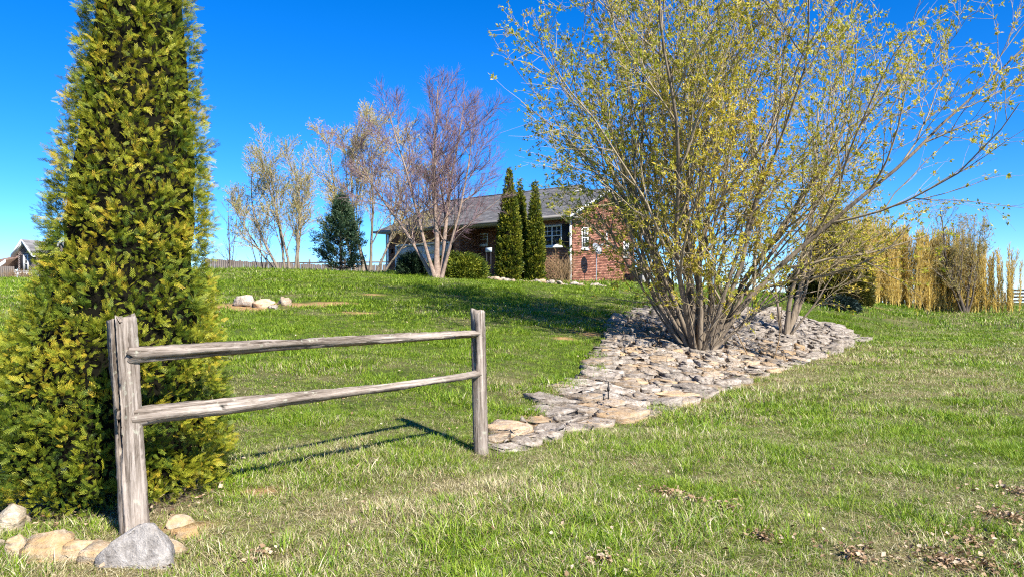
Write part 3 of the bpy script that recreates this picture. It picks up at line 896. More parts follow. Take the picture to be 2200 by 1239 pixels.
# ------------------------------------------------------------------ plants
def frond_template():
    """a flat fan spray along +y: list of narrow diamonds (base, tip, width, age)"""
    segs = [((0, 0), (0, .95), .06, .5)]
    for i, y in enumerate(np.linspace(.12, .78, 5)):
        for s in (-1, 1):
            L = .50 * (1 - .55 * y); a = math.radians(40 - 12 * y)
            yy = y + (.05 if s > 0 else 0)
            tip = (s * L * math.sin(a), yy + L * math.cos(a))
            segs.append(((0, yy), tip, .062, .45 + .5 * y))
            if i < 1:
                b = (tip[0] * .45, yy + (tip[1] - yy) * .45)
                segs.append((b, (b[0] + s * .02, b[1] + L * .5), .05, .5 + .5 * y))
                segs.append((b, (b[0] + s * .22 * L * 1.3, b[1] + L * .22), .05, .5 + .45 * y))
    return segs
SEG = frond_template()
def fronds(rng, base, d, side, size, curl, tint):
    """base (N,3), axis d, side vectors, size (N,), curl (N,), tint (N,) -> V, F, per-face tint"""
    N = len(base)
    d = norm(d); side = side - (side * d).sum(1, keepdims=True) * d; side = norm(side); nn = np.cross(d, side)
    Vs, T = [], []
    def P(x, y):
        return base + size[:, None] * (d * y + side * x - nn * (curl * (y * y + .6 * x * x))[:, None])
    for (b, t, w, age) in SEG:
        ax = np.array([t[0] - b[0], t[1] - b[1]]); L = np.hypot(*ax); ax /= L; pr = np.array([-ax[1], ax[0]]) * w * .5
        m = (b[0] + ax[0] * L * .55, b[1] + ax[1] * L * .55)
        Vs.append(np.stack([P(b[0], b[1]), P(m[0] + pr[0], m[1] + pr[1]), P(t[0], t[1]), P(m[0] - pr[0], m[1] - pr[1])], 1))
        T.append(np.clip(tint + (age - .6) * .45, 0, 1))
    V = np.concatenate(Vs).reshape(-1, 3)
    return V, np.arange(len(V)).reshape(-1, 4), np.concatenate(T)

def big_arborvitae():
    r = np.random.default_rng(21)
    root = thing('arborvitae_tree', 'very tall golden green arborvitae behind the fence at the left edge', 'tree', (ARB[0], ARB[1], gz(*ARB)))
    zk = [0.0, .10, .25, .59, .94, 1.28, 1.62, 2.31, 3.0, 3.69, 4.3, 4.9, 5.35, 5.6]
    rk = [.66, .72, .77, .79, .745, .655, .565, .525, .435, .36, .28, .18, .08, .02]
    cz = [0, .94, 1.62, 2.31, 3.69, 5.6]; cx = [-.02, -.05, .07, .11, .16, .2]
    R_ = lambda z: np.interp(z, zk, rk)
    CX = lambda z: np.interp(z, cz, cx)
    # puffs of sprays with dark pockets between them
    cs = []
    tries = 0
    while tries < 26000:
        tries += 1
        z = .06 + 5.4 * r.random(); a = r.random() * 6.283
        if r.random() > R_(z) / .8 + .06: continue
        rad = R_(z) * (.93 + .16 * r.random()) - .055
        p = np.array([CX(z) + rad * math.cos(a), rad * math.sin(a), z])
        sp = (.082 + .045 * r.random()) if math.sin(a) < .5 else .14
        if all((p[0] - q[0]) ** 2 + (p[1] - q[1]) ** 2 + ((p[2] - q[2]) * .8) ** 2 > sp * sp for q in cs): cs.append((p[0], p[1], p[2], a))
    cs = np.array(cs); nC = len(cs)
    c, a, z = cs[:, :3], cs[:, 3], cs[:, 2]
    ctint = np.clip(.60 + .6 * (fbm(a * 1.7 - 2, z * 2.1, 15, 3) - .5) + .15 * r.normal(size=nC), 0, .9)
    rc = .075 + .055 * r.random(nC)
    k = 36
    ci = np.repeat(np.arange(nC), k); m = len(ci)
    o_ = np.stack([np.cos(a), np.sin(a), np.full(nC, .18)], 1)[ci]
    tang = np.stack([-o_[:, 1], o_[:, 0], np.zeros(m)], 1)
    d = norm(norm(r.normal(size=(m, 3))) + o_ * .85)
    base = c[ci] - o_ * (.02 + .05 * r.random((m, 1))) + d * (rc[ci] * (.15 + .75 * r.random(m)))[:, None] * np.array([1, 1, 1.25])
    d = norm(d + o_ * .25 + np.array([0, 0, .45]) + .25 * r.normal(size=(m, 3)))
    side = norm(tang * r.normal(size=(m, 1)) + np.array([0, 0, 1.0]) * r.normal(size=(m, 1)) * .9 + .3 * r.normal(size=(m, 3)))
    size = .036 + .044 * r.random(m) ** 1.2
    V, F_, T = fronds(r, base, d, side, size, .3 * r.normal(size=m), np.clip(ctint[ci] + .14 * r.normal(size=m), 0, 1))
    keep = V[:, 2].reshape(-1, 4).min(1) > .015
    crown = obj('crown', mesh_np('crown', [(V, F_[keep])], M['arbor_leaf'], attrs={'tint': T[keep]}), root)
    # dead interior as a hull, coloured near black for shade in the gaps
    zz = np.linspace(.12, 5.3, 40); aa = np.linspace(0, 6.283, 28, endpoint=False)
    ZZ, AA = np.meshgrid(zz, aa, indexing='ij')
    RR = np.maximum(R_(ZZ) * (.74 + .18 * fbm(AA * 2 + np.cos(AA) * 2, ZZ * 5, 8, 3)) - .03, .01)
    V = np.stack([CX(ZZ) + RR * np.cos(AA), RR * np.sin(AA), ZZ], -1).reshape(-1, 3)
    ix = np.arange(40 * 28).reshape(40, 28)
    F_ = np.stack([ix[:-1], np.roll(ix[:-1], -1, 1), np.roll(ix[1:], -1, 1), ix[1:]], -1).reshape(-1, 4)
    obj('shaded_interior', mesh_np('shaded_interior', [(V, F_)], M['arbor_core_shade'], smooth=True), root)
    # bare branchlets showing between the sprays, and the trunk
    n_ = 420
    z = .15 + 2.4 * r.random(n_); a = r.random(n_) * 6.283; o_ = np.stack([np.cos(a), np.sin(a), np.zeros(n_)], 1)
    st = o_ * (R_(z) * .35)[:, None] + np.stack([CX(z), np.zeros(n_), z - .1], 1)
    P = grow(r, st, o_ + np.array([0, 0, .6]) + .4 * r.normal(size=(n_, 3)), R_(z) * (.42 + .14 * r.random(n_)), 6, .18, .08)
    obj('branches', mesh_np('branches', [tubes(P, taper(np.full(n_, .006), 6, .3), 4)], M['brown_twig']), root)
    P = grow(r, np.array([[0, 0, -.05]]), np.array([[.03, 0, 1.0]]), np.array([4.8]), 12, .02, .05)
    obj('trunk', mesh_np('trunk', [tubes(P, taper(np.array([.10]), 12, .15), 9)], M['dark_bark'], smooth=True), root)
big_arborvitae()

def leafy(r, pos, out, per, ln, wd, spread, droop, tintf, jit):
    """clusters of small leaves round each position"""
    N = len(pos); ci = np.repeat(np.arange(N), per); m = len(ci)
    d = norm(out[ci] + spread * r.normal(size=(m, 3)) + np.array([0, 0, droop]))
    p = pos[ci] + jit * r.normal(size=(m, 3))
    V, F_ = leaves(p, d, r, ln * (.6 + .8 * r.random(m)), wd * (.7 + .6 * r.random(m)))
    return V, F_, np.clip(tintf[ci] + .2 * r.normal(size=m), 0, 1)

def shaped_shrub(name, label, cat, loc, prof, mat, n, per, ln, wd, seed, up=.5, sq=(1, 1), trunk=(.06, .4), core=True, group=None, lumpy=.3, spread=.45, core_mat=None):
    """evergreen with a surface of revolution outline: prof = list of (z, radius)"""
    r = np.random.default_rng(seed)
    root = thing(name, label, cat, loc, r.random() * 6.28, group)
    zk, rk = np.array(prof).T
    H = zk[-1]
    z = []
    rm = rk.max()
    while len(z) < n:
        q = zk[0] + (H - zk[0]) * r.random()
        if r.random() < np.interp(q, zk, rk) / rm + .06: z.append(q)
    z = np.array(z); a = r.random(n) * 6.283
    lump = fbm(a * 2.0 + seed, z / rm * 1.6, seed, 3)
    rad = np.interp(z, zk, rk) * (1 - lumpy * .5 + lumpy * lump * 1.3 - .22 * r.random(n) ** 2)
    out = np.stack([np.cos(a), np.sin(a), np.full(n, .25)], 1)
    pos = np.stack([sq[0] * rad * np.cos(a), sq[1] * rad * np.sin(a), z], 1)
    t = np.clip(.45 + 1.2 * (fbm(a * 2.5, z / rm * 2.4, seed + 4, 3) - .5) + .15 * r.normal(size=n), 0, 1)
    V, F_, T = leafy(r, pos, norm(out), per, ln, wd, spread, up, t, ln * .35)
    obj('crown', mesh_np('crown', [(V, F_)], mat, attrs={'tint': T}), root)
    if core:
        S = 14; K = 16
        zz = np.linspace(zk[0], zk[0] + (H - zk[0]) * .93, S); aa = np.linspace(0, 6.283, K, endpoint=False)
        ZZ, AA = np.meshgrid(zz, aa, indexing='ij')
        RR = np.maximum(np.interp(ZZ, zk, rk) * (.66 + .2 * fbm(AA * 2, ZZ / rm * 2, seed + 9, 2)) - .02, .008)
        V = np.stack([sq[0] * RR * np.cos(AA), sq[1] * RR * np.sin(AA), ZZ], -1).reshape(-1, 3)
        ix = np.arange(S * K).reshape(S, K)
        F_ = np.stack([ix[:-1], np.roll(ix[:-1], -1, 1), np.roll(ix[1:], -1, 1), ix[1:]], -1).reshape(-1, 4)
        obj('shaded_interior', mesh_np('shaded_interior', [(V, F_)], core_mat or M['arbor_core_shade'], smooth=True), root)  # hull coloured near black to stand for shade inside the shrub
    P = grow(r, np.array([[0, 0, -.3]]), np.array([[0, 0, 1.0]]), np.array([trunk[1] + .3]), 8, .03, .05)
    obj('trunk', mesh_np('trunk', [tubes(P, taper(np.array([trunk[0]]), 8, .4), 7)], M['dark_bark'], smooth=True), root)
    return root

def tree(name, label, cat, loc, seed, stems, lv, mats, leaf=None, extra=None, group=None):
    """multi-stem tree. stems: list of (offset xy, direction, length, radius); lv: per level dict"""
    r = np.random.default_rng(seed)
    root = thing(name, label, cat, loc, 0, group)
    off = np.array([[s[0][0], s[0][1], -.12] for s in stems]); d = np.array([s[1] for s in stems], float)
    L = np.array([s[2] for s in stems], float); R0 = np.array([s[3] for s in stems], float)
    S0 = 16
    P = grow(r, off, d, L, S0, lv[0].get('wob', .05), lv[0].get('up', .03), lv[0].get('ug', 0))
    R = taper(R0, S0, .16, .75)
    R[:, 0] *= 1.35; R[:, 1] *= 1.12
    den = np.array([q[4] if len(q) > 4 else 1.0 for q in stems])
    for i in range(len(stems)):
        obj('trunk', mesh_np('trunk', [tubes(P[i:i + 1], R[i:i + 1], 9)], mats[0], smooth=True), root)
    tw = []
    for q, l in enumerate(lv[1:]):
        p, dd, rp, t, pi = sprout(r, P, R, l['n'], l['t0'], 1.0 if q else .97, l['ang'], l.get('sd', .15), l.get('bias'))
        Lp = np.linalg.norm(np.diff(P, axis=1), axis=2).sum(1)[pi]
        if l.get('ref'):                                  # short shoots carry fewer side branches
            kp_ = r.random(len(pi)) < np.clip((Lp / l['ref']) ** 1.2, .2, 1) * (den[pi] if q == 0 else 1)
            p, dd, rp, t, pi, Lp = p[kp_], dd[kp_], rp[kp_], t[kp_], pi[kp_], Lp[kp_]
        Lc = Lp * l['len'] * (1.15 - .75 * t) * (.65 + .6 * r.random(len(t))) + l.get('add', 0)
        S = l['S']
        Pc = grow(r, p, dd, Lc, S, l['wob'], l['up'], l.get('ug', 0))
        Rc = taper(np.clip(rp * l['rf'], l['rmin'], l.get('rmax', 9)), S, l.get('tip', .3))
        V, F_ = tubes(Pc, Rc, l['k'])
        nm = 'branches' if l['k'] > 3 else 'twigs'
        obj(nm, mesh_np(nm, [(V, F_)], mats[min(q + 1, len(mats) - 1)], smooth=l['k'] > 4), root)
        P, R = Pc, Rc
        tw.append(Pc)
    if leaf:
        Vs, Ts = [], []
        parts = []
        for (lvl, n_, ln, wd, t0, spread, dens) in leaf['on']:
            Pq = tw[lvl]
            sel = r.random(len(Pq)) < dens
            Pq = Pq[sel]
            p, T = on_twigs(r, Pq, n_, t0, 1.0)
            if leaf.get('cl'):                            # leaves burst from the buds in small clusters
                p = np.repeat(p, leaf['cl'], 0) + .016 * r.normal(size=(len(p) * leaf['cl'], 3)); T = np.repeat(T, leaf['cl'], 0)
            d = norm(T * .9 + spread * r.normal(size=p.shape))
            m = len(p)
            V, F_ = leaves(p, d, r, ln * (.5 + .9 * r.random(m)), wd * (.6 + .7 * r.random(m)))
            patch = fbm(p[:, 0] * .8, p[:, 2] * .8 + p[:, 1] * .5, seed + 3, 3)
            parts.append((V, F_)); Ts.append(np.clip(leaf['t'] + 1.1 * (patch - .5) + .2 * r.normal(size=m), 0, 1))
        obj('crown', mesh_np('crown', parts, leaf['mat'], attrs={'tint': np.concatenate(Ts)}), root)
    return root

def fan(r, n, spread, lo, hi, L, R, base, lean=(0, 0)):
    out = []
    for i in range(n):
        a = 6.283 * (i + .6 * r.random()) / n
        t = lo + (hi - lo) * r.random() ** .8
        d = (math.sin(t) * math.cos(a) * spread[0] + lean[0], math.sin(t) * math.sin(a) * spread[1] + lean[1], math.cos(t))
        out.append(((base * math.cos(a) * (.4 + .6 * r.random()), base * math.sin(a) * (.4 + .6 * r.random())), d, L * (.72 + .38 * r.random()) * (1.0 - .08 * t), R * (.6 + .6 * r.random())))
    return out

# the big multi-stem willow in the stone bed
wr = np.random.default_rng(8)
wp = np.array([4.0, 16.1])
stems = fan(wr, 9, (1, .8), .35, .8, 8.6, .085, .34) + fan(wr, 7, (1, .8), .05, .32, 9.3, .10, .22) + fan(wr, 12, (1.05, .8), .75, 1.12, 4.4, .038, .36) + fan(wr, 12, (1, .8), .2, .9, 3.0, .022, .40)
stems += [((.2, 0), (.72, -.05, 1.0), 8.9, .10), ((.3, .1), (.52, .1, 1.0), 9.3, .10), ((-.2, 0), (-.42, 0, 1.0), 8.6, .09), ((-.25, -.1), (-.72, -.1, .9), 6.0, .07), ((-.3, .1), (-.95, .1, .66), 4.9, .055), ((.3, -.1), (.85, 0, .80), 5.2, .05)]
stems = [(q[0], (min(max(q[1][0], -.52), .62 if q[2] < 8.85 else .8), q[1][1], q[1][2]), q[2], q[3]) if q[2] > 6.5 else q for q in stems]
stems = [q for q in stems if not (q[1][0] < -.45 and q[1][2] < .72 and q[2] < 6)]
stems += [((-.25, 0), (-.80, .05, .98), 6.2, .055, .34), ((-.2, -.2), (-.62, -.25, 1.0), 6.6, .06, .45)]
stems = [((q[0][0] * .8, q[0][1] * .8), q[1], q[2], q[3] * .78) + tuple(q[4:]) for q in stems]
wl = [dict(wob=.085, up=.035),
      dict(n=10, t0=.14, ang=.52, sd=.18, len=.48, S=9, wob=.11, up=.06, rf=.68, rmin=.014, k=5, ref=8.5),
      dict(n=8, t0=.15, ang=.58, sd=.24, len=.44, S=6, wob=.13, up=.04, rf=.62, rmin=.008, rmax=.026, k=4, add=.3, ref=2.8),
      dict(n=5, t0=.15, ang=.55, sd=.28, len=.5, S=4, wob=.15, up=.02, rf=.6, rmin=.0048, rmax=.008, k=3, add=.25)]
tree('willow_tree', 'big spreading multi stemmed willow with yellow green buds rising from the stone bed', 'tree', (wp[0], wp[1], gz(*wp) + .02), 8, stems, wl,
     [M['willow_bark'], M['willow_branch'], M['willow_branch'], M['willow_twig']],
     dict(mat=M['willow_leaf'], t=.5, cl=7, on=[(2, 2, .066, .029, .35, .75, .9), (1, 5, .066, .029, .35, .75, .85)]))

# slimmer leaning tree beside it
p2 = px2g(1688, 722)
st2 = [((0, 0), (.10, 0, 1.0), 5.2, .085), ((.06, .03), (.40, 0, 1.0), 7.2, .10), ((.02, .08), (.58, .1, .95), 5.8, .06), ((.0, -.06), (.5, -.2, .9), 3.6, .04), ((-.05, .04), (-.25, .1, 1.0), 4.5, .05)]
tree('willow_tree', 'slimmer willow leaning right behind the right end of the stone bed', 'tree', (p2[0], p2[1], gz(*p2)), 18, st2,
     [dict(wob=.06, up=.03), dict(n=8, t0=.22, ang=.55, sd=.2, len=.42, S=9, wob=.08, up=.04, rf=.5, rmin=.008, k=5),
      dict(n=7, t0=.1, ang=.5, sd=.2, len=.42, S=7, wob=.09, up=.0, rf=.55, rmin=.0045, rmax=.015, k=4, add=.25),
      dict(n=6, t0=.1, ang=.45, sd=.25, len=.45, S=6, wob=.10, up=-.02, rf=.6, rmin=.0042, rmax=.007, k=3, add=.25)],
     [M['willow_bark'], M['willow_branch'], M['willow_branch'], M['willow_twig']],
     dict(mat=M['willow_leaf'], t=.55, cl=7, on=[(2, 2, .062, .026, .35, .75, .5)]))
# bare suckers in the bed between them
for (px, py, dx, hgt, lab) in [(1612, 768, -.30, 2.0, 'thin bare reddish sapling stem in the stone bed, left of two'), (1655, 778, .28, 2.4, 'thin bare reddish sapling stem in the stone bed, right of two')]:
    q = px2g(px, py)
    tree('sapling', lab, 'sapling', (q[0], q[1], gz(*q)), int(px), [((0, 0), (dx, .05, 1), hgt, .016)],
         [dict(wob=.06, up=.02), dict(n=5, t0=.35, ang=.6, len=.4, S=6, wob=.08, up=.05, rf=.6, rmin=.005, k=4), dict(n=4, t0=.2, ang=.5, len=.4, S=5, wob=.08, up=.03, rf=.6, rmin=.003, k=3)],
         [M['brown_twig'], M['brown_twig'], M['willow_twig']])

# river birch before the house
def on_hill(px, d):
    x = (px - 1100) / FPX * d
    return (x, d, gz(x, d))
st = [((0, 0), (.02, 0, 1), 7.6, .13), ((.14, .05), (.16, .1, 1), 7.0, .11), ((.16, -.04), (.28, -.05, 1), 6.4, .075), ((-.08, .03), (-.56, .0, .95), 6.2, .09), ((-.03, -.08), (-.28, -.1, 1), 6.8, .085), ((.1, .14), (-.08, .35, 1), 6.6, .08)]
tree('birch_tree', 'bare multi stemmed river birch with pinkish peeling bark before the garage', 'tree', on_hill(938, 28.5), 31, st,
     [dict(wob=.035, up=.03), dict(n=14, t0=.20, ang=.70, sd=.16, len=.40, S=9, wob=.07, up=.045, rf=.45, rmin=.013, k=5),
      dict(n=11, t0=.1, ang=.58, sd=.2, len=.42, S=6, wob=.09, up=.04, rf=.5, rmin=.009, rmax=.018, k=3, add=.15),
      dict(n=9, t0=.1, ang=.5, sd=.25, len=.45, S=4, wob=.10, up=.05, rf=.6, rmin=.0058, rmax=.008, k=3, add=.22)],
     [M['birch_bark'], M['birch_bark'], M['birch_twig'], M['birch_twig']])

# small willows and a bare tree left of it
wl2 = [dict(wob=.05, up=.05), dict(n=11, t0=.18, ang=.5, sd=.18, len=.42, S=8, wob=.09, up=.06, rf=.5, rmin=.014, k=4),
       dict(n=9, t0=.1, ang=.5, sd=.2, len=.42, S=6, wob=.10, up=.05, rf=.5, rmin=.010, rmax=.018, k=3, add=.2),
       dict(n=7, t0=.1, ang=.45, sd=.25, len=.45, S=4, wob=.11, up=.03, rf=.6, rmin=.0075, rmax=.010, k=3, add=.28)]
lf2 = dict(mat=M['willow_far_leaf'], t=.15, on=[(2, 4, .09, .035, .4, .5, .7)])
r0 = np.random.default_rng(51)
bm_ = [M['grey_bark'], M['willow_branch'], M['willow_twig'], M['willow_twig']]
tree('willow_tree', 'pale budding willow left of the pine with stems fanning to the left', 'tree', on_hill(618, 37), 51,
     [((-.3, 0), (-.55, 0, 1), 5.7, .085), ((-.1, .1), (-.3, .1, 1), 6.1, .08), ((.1, 0), (-.05, -.1, 1), 5.8, .08), ((.35, 0), (.18, 0, 1), 5.6, .08), ((-.45, .1), (-.8, 0, .8), 4.6, .06), ((.5, .1), (.02, .15, 1), 4.9, .06)], wl2, bm_, lf2)
tree('willow_tree', 'golden budding willow standing right behind the dark pine', 'tree', on_hill(790, 38), 52,
     [((-.5, 0), (-.38, 0, 1), 7.4, .09), ((-.2, .1), (-.15, .1, 1), 7.8, .09), ((.1, 0), (.1, -.1, 1), 7.6, .09), ((.4, 0), (.42, 0, 1), 7.0, .08), ((.7, .1), (.62, 0, .9), 5.8, .06), ((0, .3), (-.3, .3, 1), 6.8, .07)], wl2, bm_,
     dict(mat=M['willow_far_leaf'], t=.75, on=[(2, 6, .09, .035, .3, .5, .9)]))
tree('bare_tree', 'small leafless tree at the board fence beside the big arborvitae', 'tree', on_hill(492, 44), 53,
     [((0, 0), (0, 0, 1), 4.6, .06), ((.1, 0), (.12, 0, 1), 3.8, .04)],
     [dict(wob=.03, up=.05), dict(n=12, t0=.15, ang=.7, sd=.15, len=.34, S=7, wob=.06, up=.06, rf=.5, rmin=.012, k=4), dict(n=6, t0=.1, ang=.5, len=.4, S=5, wob=.07, up=.04, rf=.5, rmin=.007, rmax=.012, k=3, add=.1)],
     [M['dark_bark'], M['dark_bark'], M['birch_twig']])
tree('bare_tree', 'low leafless bush tree in the gap between big arborvitae and pale willow', 'tree', on_hill(560, 41), 54,
     [((0, 0), (-.3, 0, 1), 2.6, .04), ((.1, 0), (.3, 0, 1), 2.4, .035), ((.05, .1), (0, .1, 1), 2.8, .04)],
     [dict(wob=.05, up=.05), dict(n=9, t0=.15, ang=.6, sd=.15, len=.4, S=7, wob=.06, up=.05, rf=.5, rmin=.010, k=4), dict(n=6, t0=.1, ang=.5, len=.4, S=5, wob=.07, up=.04, rf=.5, rmin=.006, rmax=.010, k=3, add=.1)],
     [M['dark_bark'], M['brown_twig'], M['brown_twig']])

# pine
def pine():
    r = np.random.default_rng(61)
    H = 3.5
    loc = on_hill(733, 33)
    root = thing('pine_tree', 'dark blue green young pine with a rounded base on the crest', 'tree', loc)
    P = grow(r, np.array([[0, 0, -.1]]), np.array([[0, 0, 1.0]]), np.array([H]), 10, .015, .05)
    obj('trunk', mesh_np('trunk', [tubes(P, taper(np.array([.09]), 10, .1), 8)], M['dark_bark'], smooth=True), root)
    st, d, L = [], [], []
    for z in np.arange(.15, H - .15, .2):
        R_ = np.interp(z, [0, .35, .9, 1.6, 2.6, H], [.9, 1.25, 1.35, .95, .42, .05])
        for k in range(10):
            a = 6.283 * (k + r.random()) / 10
            st.append((0, 0, z)); d.append((math.cos(a), math.sin(a), .15 + .5 * z / H)); L.append(R_ * (.5 + .75 * r.random()))
    Pb = grow(r, np.array(st), np.array(d), np.array(L), 7, .06, .05)
    obj('branches', mesh_np('branches', [tubes(Pb, taper(np.full(len(st), .016), 7, .3), 4)], M['dark_bark']), root)
    p, T = on_twigs(r, Pb, 13, .45, 1.0)
    p = p + .07 * r.normal(size=p.shape)
    t = np.clip(.45 + .3 * r.normal(size=len(p)), 0, 1)
    V, F_, TT = leafy(r, p, T, 8, .17, .028, .6, .25, t, .04)
    obj('crown', mesh_np('crown', [(V, F_)], M['pine'], attrs={'tint': TT}), root)
pine()

# arborvitae columns at the porch
shaped_shrub('arborvitae_tree', 'widest and tallest of the arborvitae columns before the porch', 'tree', on_hill(1094, 31.0), [(.0, .38), (.3, .47), (1.0, .49), (2.1, .42), (3.1, .27), (4.0, .10), (4.6, .02)], M['arbor_far'], 1700, 9, .10, .04, 71, .7, trunk=(.07, 1.5))
shaped_shrub('arborvitae_tree', 'narrow arborvitae column squeezed between the two wider ones', 'tree', on_hill(1117, 32.2), [(.0, .25), (.3, .30), (1.2, .32), (2.5, .25), (3.5, .14), (4.25, .02)], M['arbor_far'], 1200, 9, .10, .04, 72, .7, trunk=(.06, 1.5))
shaped_shrub('arborvitae_tree', 'slim arborvitae column nearest the large front window', 'tree', on_hill(1150, 31.2), [(.0, .28), (.3, .34), (1.0, .35), (2.0, .29), (3.0, .17), (3.7, .07), (4.15, .02)], M['arbor_far'], 1200, 9, .10, .04, 73, .7, trunk=(.06, 1.5))
shaped_shrub('juniper_shrub', 'rounded yellow green juniper shrub beside the birch', 'shrub', on_hill(988, 29.6), [(-.1, .85), (.15, .98), (.42, .95), (.68, .78), (.84, .48), (.95, .05)], M['juniper_gold'], 1100, 9, .16, .04, 74, .15, lumpy=.35)
shaped_shrub('juniper_shrub', 'small dark green juniper shrub before the garage door', 'shrub', on_hill(884, 29.6), [(-.1, .42), (.2, .50), (.5, .42), (.75, .24), (.9, .03)], M['juniper_dark'], 600, 9, .14, .035, 75, .4)
shaped_shrub('conifer', 'broad golden brown conifer behind the slimmer willow', 'tree', (14.6, 34.0, gz(14.6, 34)), [(.0, 1.35), (.3, 1.62), (1.1, 1.60), (2.2, 1.2), (3.2, .75), (4.1, .3), (4.7, .03)], M['conifer_gold'], 2200, 10, .17, .05, 76, .5, trunk=(.12, 1.5), lumpy=.4)
q = px2g(1800, 664)
shaped_shrub('juniper_shrub', 'low dark blue green creeping juniper below the golden brown conifer', 'shrub', (q[0], q[1], gz(*q)), [(-.1, .85), (.12, .92), (.30, .70), (.48, .35), (.58, .03)], M['juniper_blue'], 700, 9, .14, .035, 77, .1, (1, .8), lumpy=.5)
# brown leafless shrub under the window
rb = np.random.default_rng(81)
tree('bare_shrub', 'tan leafless rounded shrub under the large front window', 'shrub', on_hill(1196, 31.6), 81,
     [((.5 * rb.normal() * .6, .4 * rb.normal() * .6), (rb.normal() * .4, rb.normal() * .4, 1), 1.15 * (.8 + .35 * rb.random()), .012) for _ in range(46)],
     [dict(wob=.06, up=.02), dict(n=7, t0=.15, ang=.5, sd=.2, len=.55, S=6, wob=.09, up=.03, rf=.6, rmin=.006, k=3), dict(n=4, t0=.1, ang=.5, len=.5, S=4, wob=.09, up=.02, rf=.6, rmin=.005, k=3)],
     [M['brown_twig'], M['brown_twig'], M['brown_twig']])

# bamboo grove
def bamboo():
    r = np.random.default_rng(91)
    vari = []
    for v in range(9):
        H = 4.8 * (.8 + .35 * r.random())
        P = grow(r, np.array([[0, 0, -.15]]), np.array([[.04 * r.normal(), .04 * r.normal(), 1]]), np.array([H]), 10, .012, .02)
        culm = mesh_np('bamboo_culm', [tubes(P, taper(np.array([.034]), 10, .3), 5)], M['bamboo'])
        p, d, rp, t, pi = sprout(r, P, np.full((1, 10), .01), 110, .04, 1.0, .37, .13)
        Pc = grow(r, p, d, .30 + .65 * r.random(len(t)) * (1.25 - t), 4, .05, .10)
        pl_, T = on_twigs(r, Pc, 4, .1, 1.0)
        V2, F2 = leaves(pl_, T + .16 * r.normal(size=T.shape) + np.array([0, 0, .35]), r, .24, .022)
        V1, F1 = tubes(Pc, np.full(Pc.shape[:2], .008), 3)
        tint = np.concatenate([np.full(len(F1), .45), np.clip(.55 + .3 * r.normal(size=len(F2)), 0, 1)])
        vari.append((culm, mesh_np('foliage', [(V1, F1), (V2, F2)], M['bamboo_leaf'], attrs={'tint': tint})))
    A, B = np.array([21.6, 47.5]), np.array([32.9, 50.2])
    n_ = 0
    while n_ < 290:
        u = (n_ * .6180339) % 1.0; w = r.random() ** 1.3
        p = A + (B - A) * u + np.array([-.25, .97]) * (w * 2.8) + .2 * r.normal(size=2)
        if u > .62: p[1] -= 2.2 * (u - .62) / .38 * (1 - w)
        c, f_ = vari[r.integers(0, 9)]
        o = obj('bamboo_culm', c, None, (p[0], p[1], gz(*p)), 'golden bamboo culm standing in the dense grove on the right', 'bamboo', 'golden bamboo culms in the grove')
        s = np.interp(u, [0, .12, .35, .7, .93, 1], [.82, 1.0, .96, .98, .86, .7]) * (.9 + .2 * r.random())
        o.scale = (s, s, s); o.rotation_euler = (.04 * r.normal(), .04 * r.normal() + (.07 if u > .93 else 0), r.random() * 6.28)
        obj('foliage', f_, o)
        n_ += 1
bamboo()
q = px2g(2072, 669)
tree('young_tree', 'small budding tree with dark forked trunk before the golden bamboo', 'tree', (q[0] * .95, q[1] * .95, gz(q[0] * .95, q[1] * .95)), 95,
     [((0, 0), (-.20, 0, 1), 7.2, .13), ((.1, 0), (.08, 0, 1), 6.2, .10), ((.15, 0), (.34, 0, 1), 5.2, .075), ((-.1, 0), (-.40, 0, 1), 4.6, .07)],
     [dict(wob=.05, up=.05), dict(n=13, t0=.15, ang=.55, sd=.15, len=.42, S=8, wob=.08, up=.06, rf=.55, rmin=.02, k=4), dict(n=8, t0=.1, ang=.55, sd=.2, len=.45, S=6, wob=.09, up=.04, rf=.5, rmin=.008, rmax=.016, k=3, add=.15), dict(n=5, t0=.1, ang=.5, sd=.2, len=.42, S=5, wob=.09, up=.02, rf=.5, rmin=.006, rmax=.009, k=3, add=.15)],
     [M['dark_bark'], M['grey_bark'], M['grey_bark'], M['willow_twig']], dict(mat=M['young_leaf'], t=.5, on=[(2, 7, .10, .036, .3, .7, .6)]))

# ------------------------------------------------------------------ the brick house
HB = gz(HX0, HY0) + .02
def front(px, py, y0=0.0):
    """local (x, z) on the wall plane y = y0 of the house for a photo pixel"""
    ox, oy = HX0 + HEY[0] * y0, HY0 + HEY[1] * y0
    k = (px - 1100) / FPX
    t = (ox - k * oy) / (HEX[0] - k * HEX[1])
    d = oy - t * HEX[1]
    return -t, EYE - (py - HZ) / FPX * d - HB
def side_(px, py):
    """local (y, z) on the gable wall plane x = 0"""
    k = (px - 1100) / FPX
    t = (k * HY0 - HX0) / (HEY[0] - k * HEY[1])
    d = HY0 + t * HEY[1]
    return t, EYE - (py - HZ) / FPX * d - HB

